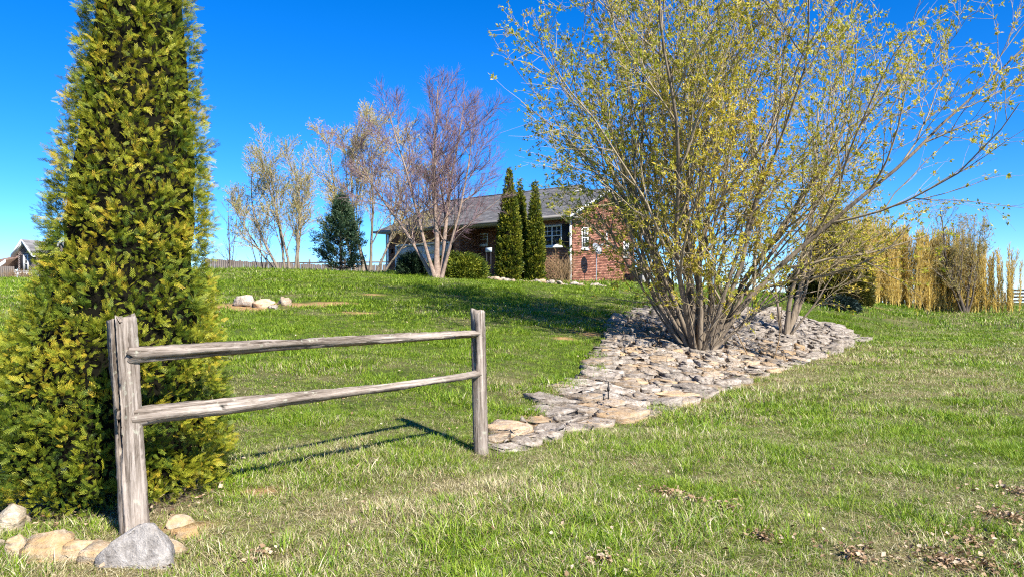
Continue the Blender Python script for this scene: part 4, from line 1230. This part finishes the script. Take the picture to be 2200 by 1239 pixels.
def bricks(name, parent, O, U, N, w, h, holes, mat, clip=None, seed=0, proud=.010, cl=.205, ch=.067, kind='stuff'):
    """running-bond bricks on a wall plane: O origin, U along, N outward normal (local vectors)"""
    r = np.random.default_rng(seed)
    m = .011
    rows = []
    for j in range(int(h / (ch + m))):
        v = j * (ch + m)
        u = -(cl + m) * (.5 if j % 2 else 0)
        while u < w:
            u0, u1 = max(u, 0.0), min(u + cl, w)
            if u1 - u0 > .03:
                seg = [(u0, u1)]
                for (a, b, c, d) in holes:
                    if v + ch > c and v < d:
                        ns = []
                        for (p, q) in seg:
                            if q <= a or p >= b: ns.append((p, q))
                            else:
                                if p < a - .02: ns.append((p, a))
                                if q > b + .02: ns.append((b, q))
                        seg = ns
                for (p, q) in seg:
                    if clip is None or clip(p, q, v + ch): rows.append((p, q, v, v + ch))
            u += cl + m
    B = np.array(rows); n_ = len(B)
    O, U, N = np.array(O, float), np.array(U, float), np.array(N, float)
    e = proud * (.7 + .6 * r.random(n_))
    def c(u, v, k): return O + u[:, None] * U + v[:, None] * np.array([0, 0, 1.0]) + k[:, None] * N
    z0 = np.full(n_, -.01)
    V = np.stack([c(B[:, 0], B[:, 2], z0), c(B[:, 1], B[:, 2], z0), c(B[:, 1], B[:, 3], z0), c(B[:, 0], B[:, 3], z0),
                  c(B[:, 0], B[:, 2], e), c(B[:, 1], B[:, 2], e), c(B[:, 1], B[:, 3], e), c(B[:, 0], B[:, 3], e)], 1).reshape(-1, 3)
    F_ = (np.arange(n_)[:, None, None] * 8 + BOXF[1:][None]).reshape(-1, 4)
    t = np.repeat(r.random(n_), 5)
    return obj(name, mesh_np(name, [(V, F_)], mat, attrs={'tint': t}), parent, kind=kind)

def shingles(name, parent, A, B, C, D, mat, seed, th=.05, course=.145, tab=.30):
    """roof slope A-B (eave) C-D (ridge, C above B): each shingle a thin lapped slab, joined into one part"""
    r = np.random.default_rng(seed)
    A, B, C, D = (np.array(q, float) for q in (A, B, C, D))
    H = np.linalg.norm((D + C) / 2 - (A + B) / 2); n_ = int(H / course)
    nrm = norm(np.cross(B - A, D - A))
    if nrm[2] < 0: nrm = -nrm
    Vs, Fs, T = [boxlike(A, B, C, D, nrm, th)], [BOXF], [.3] * 6
    off = 8
    for j in range(n_):
        v0, v1 = j / n_, min(1, (j + 1.0) / n_)
        l0, r0_ = A + (D - A) * v0, B + (C - B) * v0; l1, r1 = A + (D - A) * v1, B + (C - B) * v1
        W = np.linalg.norm(r0_ - l0); k = max(1, int(W / tab)); sh = r.random() * .9
        us = np.clip((np.arange(-1, k + 2) + sh) / k, 0, 1)
        for a, b in zip(us[:-1], us[1:]):
            if b - a < 1e-4: continue
            p = [l0 + (r0_ - l0) * a, l0 + (r0_ - l0) * (b - .012 * (b - a)), l1 + (r1 - l1) * (b - .012 * (b - a)), l1 + (r1 - l1) * a]
            lo, hi = .012 + .005 * r.random(), .003
            Vs.append(np.array([p[0], p[1], p[2], p[3], p[0] + nrm * lo, p[1] + nrm * lo, p[2] + nrm * hi, p[3] + nrm * hi]))
            Fs.append(np.array([[4, 5, 6, 7], [0, 1, 5, 4]]) + off); off += 8
            T += [r.random()] * 2
    return obj(name, mesh_np(name, [(np.concatenate(Vs), np.concatenate(Fs))], mat, attrs={'tint': T}), parent, kind='stuff')
def boxlike(A, B, C, D, nrm, th):
    return np.array([A - nrm * th, B - nrm * th, C - nrm * th, D - nrm * th, A, B, C, D])

def window(parent, O, U, N, w, h, cols, rows, sashes=2, frame=.06, name='window', grid_top=True):
    """O lower-left corner on the wall face; frame stands proud of the wall"""
    O, U, N = np.array(O, float), np.array(U, float), np.array(N, float); Zv = np.array([0, 0, 1.0])
    def bx(u0, u1, v0, v1, k0, k1):
        q = boxv(u0, u1, v0, v1, k0, k1)
        return O + q[:, :1] * U + q[:, 1:2] * Zv + q[:, 2:] * N
    def ob(nm, bs, mat, par):
        V = np.concatenate([bx(*b) for b in bs]); F_ = np.concatenate([BOXF + 8 * i for i in range(len(bs))])
        return obj(nm, mesh_np(nm, [(V, F_)], mat), par)
    f = frame
    wo = ob(name, [(0, f, 0, h, -.02, .05), (w - f, w, 0, h, -.02, .05), (f, w - f, 0, f, -.02, .05), (f, w - f, h - f, h, -.02, .05)], M['white_trim'], parent)
    cw = (w - 2 * f) / cols
    ms = []
    for c in range(1, cols): ms.append((f + c * cw - .03, f + c * cw + .03, f, h - f, -.02, .045))
    sh = (h - 2 * f) / sashes
    for c in range(cols):
        u0 = f + c * cw + (.03 if c else 0); u1 = f + (c + 1) * cw - (.03 if c < cols - 1 else 0)
        for s in range(sashes):
            v0 = f + s * sh; v1 = v0 + sh
            ob('pane', [(u0, u1, v0, v1, -.012, .008)], M['glass'], wo)
            if s: ms.append((u0, u1, v0 - .022, v0 + .022, .0, .04))
            if rows and (s == sashes - 1 or not grid_top):
                ms.append(((u0 + u1) / 2 - .012, (u0 + u1) / 2 + .012, v0 + .02, v1, .009, .022))
                for q in range(1, rows): ms.append((u0, u1, v0 + sh * q / rows - .012, v0 + sh * q / rows + .012, .009, .023))
    if ms: ob('muntins', ms, M['white_trim'], wo)
    ob('sill', [(-.05, w + .05, -.07, -.003, -.02, .075)], M['white_trim'], wo)
    return wo

def brick_house():
    root = thing('brick_house', 'low red brick ranch house with grey shingle roof on the hilltop', 'house', (HX0, HY0, HB))
    root.rotation_euler = (0, 0, -HPHI)
    xl = front(834, 520)[0]                     # left end of the garage wall
    D1, D2 = side_(1363, 520)[0], 7.6           # depth of right wing and of the main body
    xs = front(1140, 520)[0]                    # where the deeper main body begins
    xp0, xp1 = front(987, 540)[0], front(1163, 540)[0]   # porch recess
    ev = front(1232, 470)[1] + .06              # wall height
    T = .2
    def wall(nm, b): return part_boxes(nm, [b], M['mortar'], root)
    g0, g1 = front(852, 520)[0], front(964, 520)[0]; gh = 2.08
    # walls (mortar backing) with the garage opening left open
    wall('wall', (xl, g0, 0, T, -1, ev)); wall('wall', (g1, xp0, 0, T, -1, ev)); wall('wall', (g0, g1, .002, T, gh, ev))
    wall('wall', (xp0 - T, xp0, T, 1.6, -1, ev)); wall('wall', (xp0, xp1, 1.6, 1.6 + T, -1, ev)); wall('wall', (xp1, xp1 + T, T, 1.6, -1, ev))
    bricks('brick_courses', root, (xp0, .02, -.3), (0, 1, 0), (1, 0, 0), 1.57, ev + .3, [], M['brick'], None, 7)
    wall('wall', (xp1, 0, 0, T, -1, ev)); wall('wall', (xl, xl + T, T, D2, -1, ev)); wall('wall', (xl + T, xs, D2 - T, D2, -1, ev))
    wall('wall', (xs - T, xs, D1, D2 - T, -1, ev)); wall('wall', (xs, -T, D1 - T, D1, -1, ev))
    # gable wall with its triangle
    pit = .47; oh = .5
    rise = pit * D1 / 2
    V = np.array([[-T, T, -1], [-T, D1, -1], [-T, D1, ev], [-T, D1 / 2, ev + rise], [-T, T, ev], [0, T, -1], [0, D1, -1], [0, D1, ev], [0, D1 / 2, ev + rise], [0, T, ev]])
    V[[0, 4, 5, 9], 1] = .0
    V[:, 0] -= np.where(np.arange(10) < 5, 0, .004)
    me_ = bpy.data.meshes.new('gable_wall')
    me_.from_pydata([tuple(v) for v in V], [], [(0, 1, 2, 3, 4), (9, 8, 7, 6, 5), (0, 5, 6, 1), (1, 6, 7, 2), (2, 7, 8, 3), (3, 8, 9, 4), (4, 9, 5, 0)])
    me_.materials.append(M['mortar']); gw = obj('gable_wall', me_, root)
    gcl = lambda p, q, v: v < ev + rise or False
    def gclip(p, q, v):
        lim = ev + rise - 1e-3 - max(abs(p - D1 / 2), abs(q - D1 / 2)) * pit
        return v < lim + .03
    w1 = side_(1249, 488), side_(1262.5, 535); w2 = side_(1339, 519), side_(1350, 552)
    holes = [(w1[0][0], w1[1][0], w1[1][1], w1[0][1]), (w2[0][0], w2[1][0], w2[1][1], w2[0][1])]
    bricks('brick_courses', gw, (0, 0, -.35), (0, 1, 0), (1, 0, 0), D1, ev + rise + .35, [(a, b, c + .35, d + .35) for a, b, c, d in holes], M['brick'], lambda p, q, v: gclip(p, q, v - .35), 1)
    for (a, b, c, d) in holes:
        window(root, (0, a, c), (0, 1, 0), (1, 0, 0), b - a, d - c, 1, 2, 2, .055, grid_top=False)
        part_boxes('lintel', [(-.01, .03, a - .1, b + .1, d + .003, d + .16)], M['brick'], root)
    # front bricks
    fwx0, fz0 = front(1166, 531); fwx1, fz1 = front(1208, 483)
    bricks('brick_courses', root, (xl, 0, -.3), (1, 0, 0), (0, -1, 0), g0 - xl, ev + .3, [], M['brick'], None, 2)
    bricks('brick_courses', root, (g1, 0, -.3), (1, 0, 0), (0, -1, 0), xp0 - g1, ev + .3, [], M['brick'], None, 3)
    bricks('brick_courses', root, (g0, .002, gh), (1, 0, 0), (0, -1, 0), g1 - g0, ev - gh, [], M['brick'], None, 4)
    bricks('brick_courses', root, (xp1, 0, -.3), (1, 0, 0), (0, -1, 0), 0 - xp1, ev + .3, [(fwx0 - xp1, fwx1 - xp1, fz0 + .3, fz1 + .3)], M['brick'], None, 5)
    bricks('brick_courses', root, (xp0, 1.6, -.3), (1, 0, 0), (0, -1, 0), xp1 - xp0, ev + .3, [], M['brick'], None, 6)
    window(root, (fwx0, 0, fz0), (1, 0, 0), (0, -1, 0), fwx1 - fwx0, fz1 - fz0, 2, 2, 2, .07)
    for a, b in ((fwx0 - .42, fwx0 - .03), (fwx1 + .03, fwx1 + .42)):
        sh = part_boxes('shutter', [(a, b, -.05, -.012, fz0, fz1)], M['dark_shutter'], root)
        part_boxes('louvres', [(a + .04, b - .04, -.062, -.0505, z, z + .025) for z in np.arange(fz0 + .06, fz1 - .06, .05)], M['dark_shutter'], sh)
    pa, pz0 = front(1029, 528, 1.6); pb, pz1 = front(1049, 501, 1.6)
    window(root, (pa, 1.6, pz0), (1, 0, 0), (0, -1, 0), pb - pa, pz1 - pz0, 1, 2, 2, .07)
    dx = pb + .75
    dr = part_boxes('front_door', [(dx, dx + .95, 1.555, 1.585, -.02, 2.05)], M['dark_shutter'], root)
    part_boxes('handle', [(dx + .06, dx + .10, 1.50, 1.554, .95, 1.0)], M['metal_grey'], dr)
    part_boxes('porch_slab', [(xp0 + .002, xp1 - .002, -.3, 1.588, -.6, -.04)], M['mortar'], root)
    # garage door: four rows of four panels in a white frame
    gd = part_boxes('garage_door', [(g0 + .02, g1 - .02, .10, .13, -.1, gh - .02)], M['garage_panel'], root)
    pw = (g1 - g0 - .04) / 4; ph = gh / 4
    pan = mesh_np('door_panel', [boxes([(0, pw - .10, -.018, 0, 0, ph - .10)])], M['garage_panel'])
    for i in range(4):
        for j in range(4):
            obj('door_panel', pan, gd, (g0 + .02 + i * pw + .05, .0995, j * ph + .03))
    part_boxes('door_frame', [(g0 - .09, g0 + .02, -.03, .09, -.1, gh), (g1 - .02, g1 + .09, -.03, .09, -.1, gh), (g0 - .09, g1 + .09, -.032, .09, gh + .001, gh + .10)], M['white_trim'], root)
    # eaves, gutters, roofs
    ez = ev - .02
    ro = part_boxes('soffit', [(xl - .45, xs, -.62, 1.0, ez - .03, ez + .02), (xs + .002, .30, -.62, .6, ez - .03, ez + .02), (xl - .45, xl - .01, 1.002, D2 + .5, ez - .03, ez + .02)], M['soffit'], root)
    part_boxes('gutter', [(xl - .47, .02, -.73, -.622, ez - .02, ez + .10)], M['gutter'], root)
    e0 = ez + .06
    H1 = pit * (D1 / 2 + .66); H2 = pit * (D2 / 2 + .66)
    ym = D1 / 2
    xr = .32
    rf = shingles('roof', root, (xs + .3, -.66, e0), (xr, -.66, e0), (xr, ym, e0 + H1), (xs - 1.2, ym, e0 + H1), M['shingle'], 11)
    shingles('roof', root, (xr, D1 + .6, e0), (xs, D1 + .6, e0), (xs - 1.2, ym, e0 + H1), (xr, ym, e0 + H1), M['shingle'], 12)
    hx = xl - .47; rx = hx + 1.7
    ym2 = D2 / 2
    shingles('roof', root, (hx, -.662, e0), (xs + .3, -.662, e0), (xs + .3, ym2, e0 + H2), (rx, ym2, e0 + H2), M['shingle'], 13)
    shingles('roof', root, (hx, D2 + .66, e0), (hx, -.66, e0), (rx, ym2, e0 + H2 - .003), (rx - .01, ym2 + .02, e0 + H2 - .003), M['shingle'], 14)
    shingles('roof', root, (xs + .3, D2 + .66, e0), (hx, D2 + .66, e0), (rx, ym2, e0 + H2), (xs + .3, ym2, e0 + H2), M['shingle'], 15)
    V = np.array([[xs + .22, -.4, ev], [xs + .22, D2 + .4, ev], [xs + .22, ym2, e0 + H2 - .12]])
    obj('gable_panel', mesh_np('gable_panel', [(np.concatenate([V, V + np.array([-.03, 0, 0])]), np.array([[0, 1, 2], [5, 4, 3]]))], M['soffit']), root)
    part_boxes('ridge_cap', [(rx, xs + .3, ym2 - .1, ym2 + .1, e0 + H2 - .03, e0 + H2 + .025)], M['shingle'], root)
    part_boxes('ridge_cap', [(xs + .32, xr, ym - .1, ym + .1, e0 + H1 - .03, e0 + H1 + .025)], M['shingle'], root)
    # white rake boards on the gable
    for s in (0, 1):
        ya, yb = (-.68, ym) if s == 0 else (D1 + .62, ym)
        za, zb = e0, e0 + H1
        A = np.array([xr - .035, ya, za]); B = np.array([xr - .035, yb, zb])
        V = np.array([A + [0, 0, -.13], B + [0, 0, -.13], B + [0, 0, -.005], A + [0, 0, -.005]]); V = np.concatenate([V, V + [.06, 0, 0]])
        obj('rake_board', mesh_np('rake_board', [(V, BOXF)], M['white_trim']), root)
        V = np.array([[.003, ya, za - .1], [.003, yb, zb - .1], [xr - .036, yb, zb - .1], [xr - .036, ya, za - .1]]); V = np.concatenate([V, V + [0, 0, .03]])
        obj('rake_soffit', mesh_np('rake_soffit', [(V, BOXF)], M['soffit']), root)
    # downspouts and a vent pipe on the gable wall
    part_boxes('downspout', [(-.16, -.07, -.115, -.03, -.3, ev - .02)], M['white_trim'], root)
    part_boxes('downspout', [(xl - .10, xl - .012, -.10, -.02, -.3, ev - .02)], M['white_trim'], root)
    vy, vz1 = side_(1301, 498); vz0 = side_(1301, 541)[1]
    part_boxes('pipe', [(.03, .075, vy, vy + .05, vz0, vz1)], M['white_trim'], root)
    for x in (g0 - .35, g1 + .3):
        part_boxes('wall_lamp', [(x - .05, x + .05, -.13, -.012, 1.72, 1.92), (x - .07, x + .07, -.15, -.0125, 1.921, 1.95)], M['black_paint'], root)
    return root
brick_house()
def house_pt(x, y, z=0.0):
    return (HX0 + HEX[0] * x + HEY[0] * y, HY0 + HEX[1] * x + HEY[1] * y, HB + z)

# satellite dish on a pole, air conditioner, pale box on the porch
def dish():
    y, z = side_(1262, 534)
    k = house_pt(.75, y - .35)
    d = k[1]
    root = thing('satellite_dish', 'grey satellite dish on a pole before the sunlit gable wall', 'satellite dish', (k[0], k[1], gz(k[0], k[1])))
    hz = at(1261, 536, d)[2] - gz(k[0], k[1])
    P = np.array([[[0, 0, -.2], [0, 0, hz * .5], [0, 0, hz]]])
    obj('pole', mesh_np('pole', [tubes(P, np.full((1, 3), .025), 8)], M['metal_grey'], smooth=True), root)
    S, K = 6, 24
    V = [[0, 0, 0]]
    for i in range(1, S + 1):
        rr = .27 * i / S
        for j in range(K):
            a = 6.283 * j / K; V.append([rr * math.cos(a), rr * 1.12 * math.sin(a), .9 * rr * rr])
    V = np.array(V); V = np.concatenate([V, V + [0, 0, -.012]]); n0 = 1 + S * K
    F3, F4 = [], []
    for s, o_ in ((1, 0), (-1, n0)):
        for j in range(K):
            q = [o_, o_ + 1 + j, o_ + 1 + (j + 1) % K]; F3.append(q[::s])
            for i in range(S - 1):
                q = [o_ + 1 + i * K + j, o_ + 1 + (i + 1) * K + j, o_ + 1 + (i + 1) * K + (j + 1) % K, o_ + 1 + i * K + (j + 1) % K]; F4.append(q[::s])
    for j in range(K):
        a, b = 1 + (S - 1) * K + j, 1 + (S - 1) * K + (j + 1) % K; F4.append([a, a + n0, b + n0, b])
    ds = obj('reflector', mesh_np('reflector', [(V, np.array(F4)), (np.zeros((0, 3)), np.array(F3) - len(V))], M['metal_grey'], smooth=True), root, (0, -.05, hz))
    nv = Vector((.55, -.62, .45)).normalized()
    ds.rotation_euler = nv.to_track_quat('Z', 'Y').to_euler()
    P = np.array([[[0, -.30, .05], [0, -.2, .22], [0, 0, .36]]])
    obj('feed_arm', mesh_np('feed_arm', [tubes(P, np.full((1, 3), .014), 6)], M['metal_grey']), ds)
    part_boxes('feed_horn', [(-.05, .05, -.05, .05, .33, .45)], M['white_trim'], ds)
dish()
def ac_unit():
    k = house_pt(.75, side_(1352, 560)[0] - .2)
    g = gz(k[0], k[1])
    root = thing('air_conditioner', 'boxy grey air conditioner at the far end of the gable wall', 'air conditioner', (k[0], k[1], g), -HPHI)
    part_boxes('pad', [(-.45, .45, -.45, .45, -.2, .05)], M['mortar'], root)
    part_boxes('case', [(-.36, .36, -.36, .36, .052, .78)], M['ac_grey'], root, .015)
    part_boxes('grille', [(-.365, .365, -.372, -.3605, z, z + .022) for z in np.arange(.12, .72, .045)], M['black_paint'], root)
    part_boxes('top_cover', [(-.39, .39, -.39, .39, .782, .83)], M['ac_grey'], root, .01)
ac_unit()
x, z = front(1050, 552, -.6)
k = house_pt(x, -.6)
sg = thing('porch_sign', 'small pale blue board standing left of the arborvitae columns at the porch', 'sign', (k[0], k[1], gz(k[0], k[1])), -HPHI)
pb_ = flat_mat('pale_blue', (.50, .58, .64), .5, .08)
part_boxes('board', [(-.20, .20, -.02, .02, z, z + .22)], pb_, sg)
part_boxes('leg', [(-.16, -.12, -.015, .015, -.2, z + .01)], M['dark_shutter'], sg); part_boxes('leg', [(.12, .16, -.015, .015, -.2, z + .01)], M['dark_shutter'], sg)

# low border of stones along the planting strip
rs = np.random.default_rng(66)
bx_ = thing('stone_border', 'low line of pale stones edging the planting strip before the house', 'stone border', on_hill(1160, 29.2))
o3 = np.array(on_hill(1160, 29.2))
for i, px in enumerate(np.arange(1036, 1300, 7.5)):
    d = 29.2 + .5 * math.sin(px * .05) + .3 * rs.random()
    p = np.array(on_hill(px, d))
    s = .12 + .16 * rs.random()
    V, F_ = hull_stone(rand_hull(rs, s * 1.5, s, s * .9, 10), i, .02, 1)
    obj('stone', mesh_np('stone', [(V, F_)], M['pale_rock']), bx_, tuple(p - o3 + np.array([0, 0, s * .22])))

# ------------------------------------------------------------------ board fence behind the trees
def board_fence(name, label, A, B, h, seed, drop=0.0):
    r = np.random.default_rng(seed)
    A, B = np.array(A, float), np.array(B, float)
    L = np.linalg.norm(B - A); u = (B - A) / L; rz = math.atan2(u[1], u[0])
    g0 = gz(*A) - drop
    root = thing(name, label, 'fence', (A[0], A[1], g0), rz)
    bd = []
    for k in range(3):
        hh = h * (.985 + .015 * k)
        bd.append(mesh_np('board', [(np.array([[0, 0, -.6], [.138, 0, -.6], [.138, .02, -.6], [0, .02, -.6], [0, 0, hh - .03], [.138, 0, hh - .03], [.138, .02, hh - .03], [0, .02, hh - .03]]), BOXF),
                                    (np.array([[0, 0, hh - .03], [.138, 0, hh - .03], [.138, .02, hh - .03], [0, .02, hh - .03], [.03, 0, hh], [.108, 0, hh], [.108, .02, hh], [.03, .02, hh]]), BOXF[1:])], M['board']))
    for i in range(int(L / .145)):
        p = A + u * (i * .145)
        o = obj('board', bd[r.integers(0, 3)], root, (i * .145, .004 * r.normal(), gz(*p) - drop - g0))
        o.rotation_euler = (0, .006 * r.normal(), 0)
    for z in (.3, h - .35):
        part_boxes('backing_rail', [(0, L, .03, .07, z, z + .09)], M['board'], root)
    for i in range(int(L / 2.4) + 1):
        part_boxes('post', [(i * 2.4, i * 2.4 + .09, .071, .16, -.8, h - .1)], M['board'], root)
a = on_hill(440, 49); b = on_hill(836, 47)
board_fence('board_fence', 'long grey wooden board fence behind the pine and willows', a[:2], b[:2], 1.48, 5)

# ------------------------------------------------------------------ neighbour's house far left
def neighbour():
    d = 58.0
    c = at(56, 605, d)
    g = gz(c[0], c[1]) - .05
    rz = math.radians(-14)
    root = thing('neighbour_house', 'far grey brick house with white trimmed gable at the left edge', 'house', (c[0], c[1], g), rz)
    s = d / FPX
    w, h = .78, 2.1                       # half width and wall height of the gable bay
    part_boxes('wall', [(-w, w, 0, 6, -1, h)], M['mortar'], root)
    V = np.array([[-w, .0, h], [w, .0, h], [0, .0, h + .93], [-w, 6, h], [w, 6, h], [0, 6, h + .93]])
    obj('gable_wall', mesh_np('gable_wall', [(V, np.array([[0, 1, 2], [5, 4, 3]]))], M['grey_brick'], attrs={'tint': [.4, .4]}), root)
    bricks('brick_courses', root, (-w, 0, -.4), (1, 0, 0), (0, -1, 0), 2 * w, h + 1.3, [(.55, 1.03, 1.0, 2.4)], M['grey_brick'], lambda p, q, v: v < .4 + h + max(0.0, (w - max(abs(p - w), abs(q - w))) * 1.19), 21)
    bricks('brick_courses', root, (w, 0, -.4), (0, 1, 0), (1, 0, 0), 6, h + .4, [], M['grey_brick'], None, 22)
    window(root, (-.21, 0, .62), (1, 0, 0), (0, -1, 0), .44, 1.35, 1, 2, 2, .06)
    part_boxes('shutter', [(-.50, -.24, -.05, -.012, .62, 1.97)], M['dark_shutter'], root)
    # roofs of the bay, with white rakes
    o_ = .42
    zt, zb = h + 1.06, h - .14
    xo = w + .22
    shingles('roof', root, (xo, 6.4, zb), (xo, -o_, zb), (0, -o_, zt), (0, 6.4, zt), M['shingle'], 31, course=.3, tab=.5)
    shingles('roof', root, (-xo, -o_, zb), (-xo, 6.4, zb), (0, 6.4, zt), (0, -o_, zt), M['shingle'], 32, course=.3, tab=.5)
    for sx in (-1, 1):
        A = np.array([sx * (xo + .02), -o_ - .02, zb]); B = np.array([0, -o_ - .02, zt])
        V = np.array([A + [0, 0, -.20], B + [0, 0, -.20], B + [0, 0, .01], A + [0, 0, .01]]); V = np.concatenate([V, V + [0, .07, 0]])
        obj('rake_board', mesh_np('rake_board', [(V, BOXF)], M['white_trim']), root)
        V = np.array([A + [0, .07, -.2], B + [0, .07, -.2], B + [0, o_ + .01, -.2], A + [0, o_ + .01, -.2]]); V = np.concatenate([V, V + [0, 0, .05]])
        obj('rake_soffit', mesh_np('rake_soffit', [(V, BOXF)], M['white_trim']), root)
    # main roof going right behind, with a second small gable
    part_boxes('wall', [(w + .01, 6.6, 1.6, 6, -1, h - .1)], M['grey_brick'], root)
    shingles('roof', root, (.6, .9, h - .25), (7.0, .9, h - .25), (7.0, 4.6, h + 1.25), (.6, 4.6, h + 1.25), M['shingle'], 33, course=.3, tab=.5)
    V = np.array([[2.0, .4, h - .2], [3.9, .4, h - .2], [2.95, .4, h + .95], [2.0, 2.5, h - .2], [3.9, 2.5, h - .2], [2.95, 3.2, h + .95]])
    obj('dormer', mesh_np('dormer', [(V, np.array([[0, 1, 2], [5, 4, 3]])), (np.zeros((0, 3)), np.array([[0, 2, 5, 3], [1, 4, 5, 2]]) - 6)], [M['grey_brick'], M['shingle']], attrs={'tint': [.4, .4, .5, .5]}, fmat=[0, 0, 1, 1]), root)
    for A, B in (((1.95, .36, h - .25), (2.95, .36, h + 1.0)), ((3.95, .36, h - .25), (2.95, .36, h + 1.0))):
        A, B = np.array(A), np.array(B); V = np.array([A + [0, -.05, -.2], B + [0, -.05, -.2], B + [0, -.05, .02], A + [0, -.05, .02]]); V = np.concatenate([V, V + [0, .05, 0]])
        obj('rake_board', mesh_np('rake_board', [(V, BOXF)], M['white_trim']), root)
    # brown roofed wing to the left, running towards the camera
    shingles('roof', root, (-7.5, -1.5, -2.3), (-w - .02, -1.0, 1.56), (-w - .02, 4.2, 2.9), (-7.5, 4.2, 1.9), M['shingle_brown'], 34, course=.22, tab=.4)
    V = np.array([[-7.5, -1.6, -2.55], [-w - .03, -1.1, 1.30], [-w - .03, -1.1, 1.55], [-7.5, -1.6, -2.3]]); V = np.concatenate([V, V + [0, .06, 0]])
    obj('fascia', mesh_np('fascia', [(V, BOXF)], M['white_trim']), root)
    part_boxes('wall', [(-2.6, -w - .04, -.4, 4, -1, .2)], M['white_trim'], root)
    # porch railing
    rl = part_boxes('porch_railing', [(.1, 2.6, -1.0, -.95, .62, .69), (.1, 2.6, -1.0, -.95, .10, .15)], M['white_trim'], root)
    part_boxes('post', [(.02, .12, -1.03, -.93, -.4, .8)], M['white_trim'], rl)
    for k in range(17):
        part_boxes('baluster', [(.2 + k * .145, .235 + k * .145, -.99, -.96, .151, .619)], M['white_trim'], rl)
    part_boxes('porch_slab', [(w + .02, 5, -.9, 1.5, -.8, .02)], M['mortar'], root)
    part_boxes('porch_column', [(1.85, 2.05, -.85, -.65, .021, h - .2)], M['mortar'], root)
neighbour()
r_ = np.random.default_rng(7)
for i, px in enumerate((22, 34, 46, 60, 72)):
    q = on_hill(px, 55 + .3 * r_.random())
    tree('bare_shrub', ['leftmost', 'second', 'third', 'fourth', 'rightmost'][i] + ' of the reddish brown leafless shrubs before the far grey house' if i in (0, 4) else ['', 'second', 'third', 'fourth'][i] + ' from the left of the reddish shrubs before the far grey house', 'shrub', q, 200 + i,
         [((.35 * r_.normal(), .2 * r_.normal()), (.35 * r_.normal(), .3 * r_.normal(), 1), .75 * (.7 + .5 * r_.random()), .012) for _ in range(22)],
         [dict(wob=.08, up=.02), dict(n=6, t0=.2, ang=.5, len=.5, S=5, wob=.1, up=.02, rf=.6, rmin=.008, k=3)], [M['brown_twig'], M['brown_twig']], group='shrubs before the far house')
a = at(-40, 600, 56.5); b = at(33, 600, 56.8)
board_fence('board_fence', 'short grey board fence at the far left beside the far house', a[:2], b[:2], 1.0, 6)

# ------------------------------------------------------------------ black rail fence at the far right and small stake
def black_fence():
    d = 72.0
    A = at(2166, 650, d); B = at(2420, 650, d + 4)
    g = gz(A[0], A[1])
    u = (B - A)[:2]; L = np.linalg.norm(u); rz = math.atan2(u[1], u[0])
    root = thing('black_fence', 'black four rail paddock fence beyond the bamboo at the right edge', 'fence', (A[0], A[1], g), rz)
    for i in range(5):
        p = A[:2] + u / L * (i * 2.4); zz = gz(*p) - g
        part_boxes('post', [(i * 2.4 - .08, i * 2.4 + .08, -.08, .08, zz - .6, zz + 1.36)], M['black_paint'], root)
        if i < 4:
            q = A[:2] + u / L * ((i + 1) * 2.4); z2 = gz(*q) - g
            for h in (.22, .55, .88, 1.2):
                V = np.array([[i * 2.4, -.12, zz + h], [i * 2.4 + 2.39, -.12, z2 + h], [i * 2.4 + 2.39, -.081, z2 + h], [i * 2.4, -.081, zz + h]]); V = np.concatenate([V, V + [0, 0, .18]])
                obj('rail', mesh_np('rail', [(V, BOXF)], M['black_paint']), root)
    part_boxes('gate_post', [(-.45, -.31, -.07, .07, -.6, 1.1)], M['board'], root)
black_fence()
q = px2g(1993, 677)
sk = thing('marker_stake', 'tiny dark marker stake alone on the lawn before the bamboo', 'stake', (q[0], q[1], gz(*q)))
part_boxes('shaft', [(-.02, .02, -.02, .02, -.2, .26)], M['black_paint'], sk)
part_boxes('cap', [(-.03, .03, -.03, .03, .261, .29)], M['black_paint'], sk)
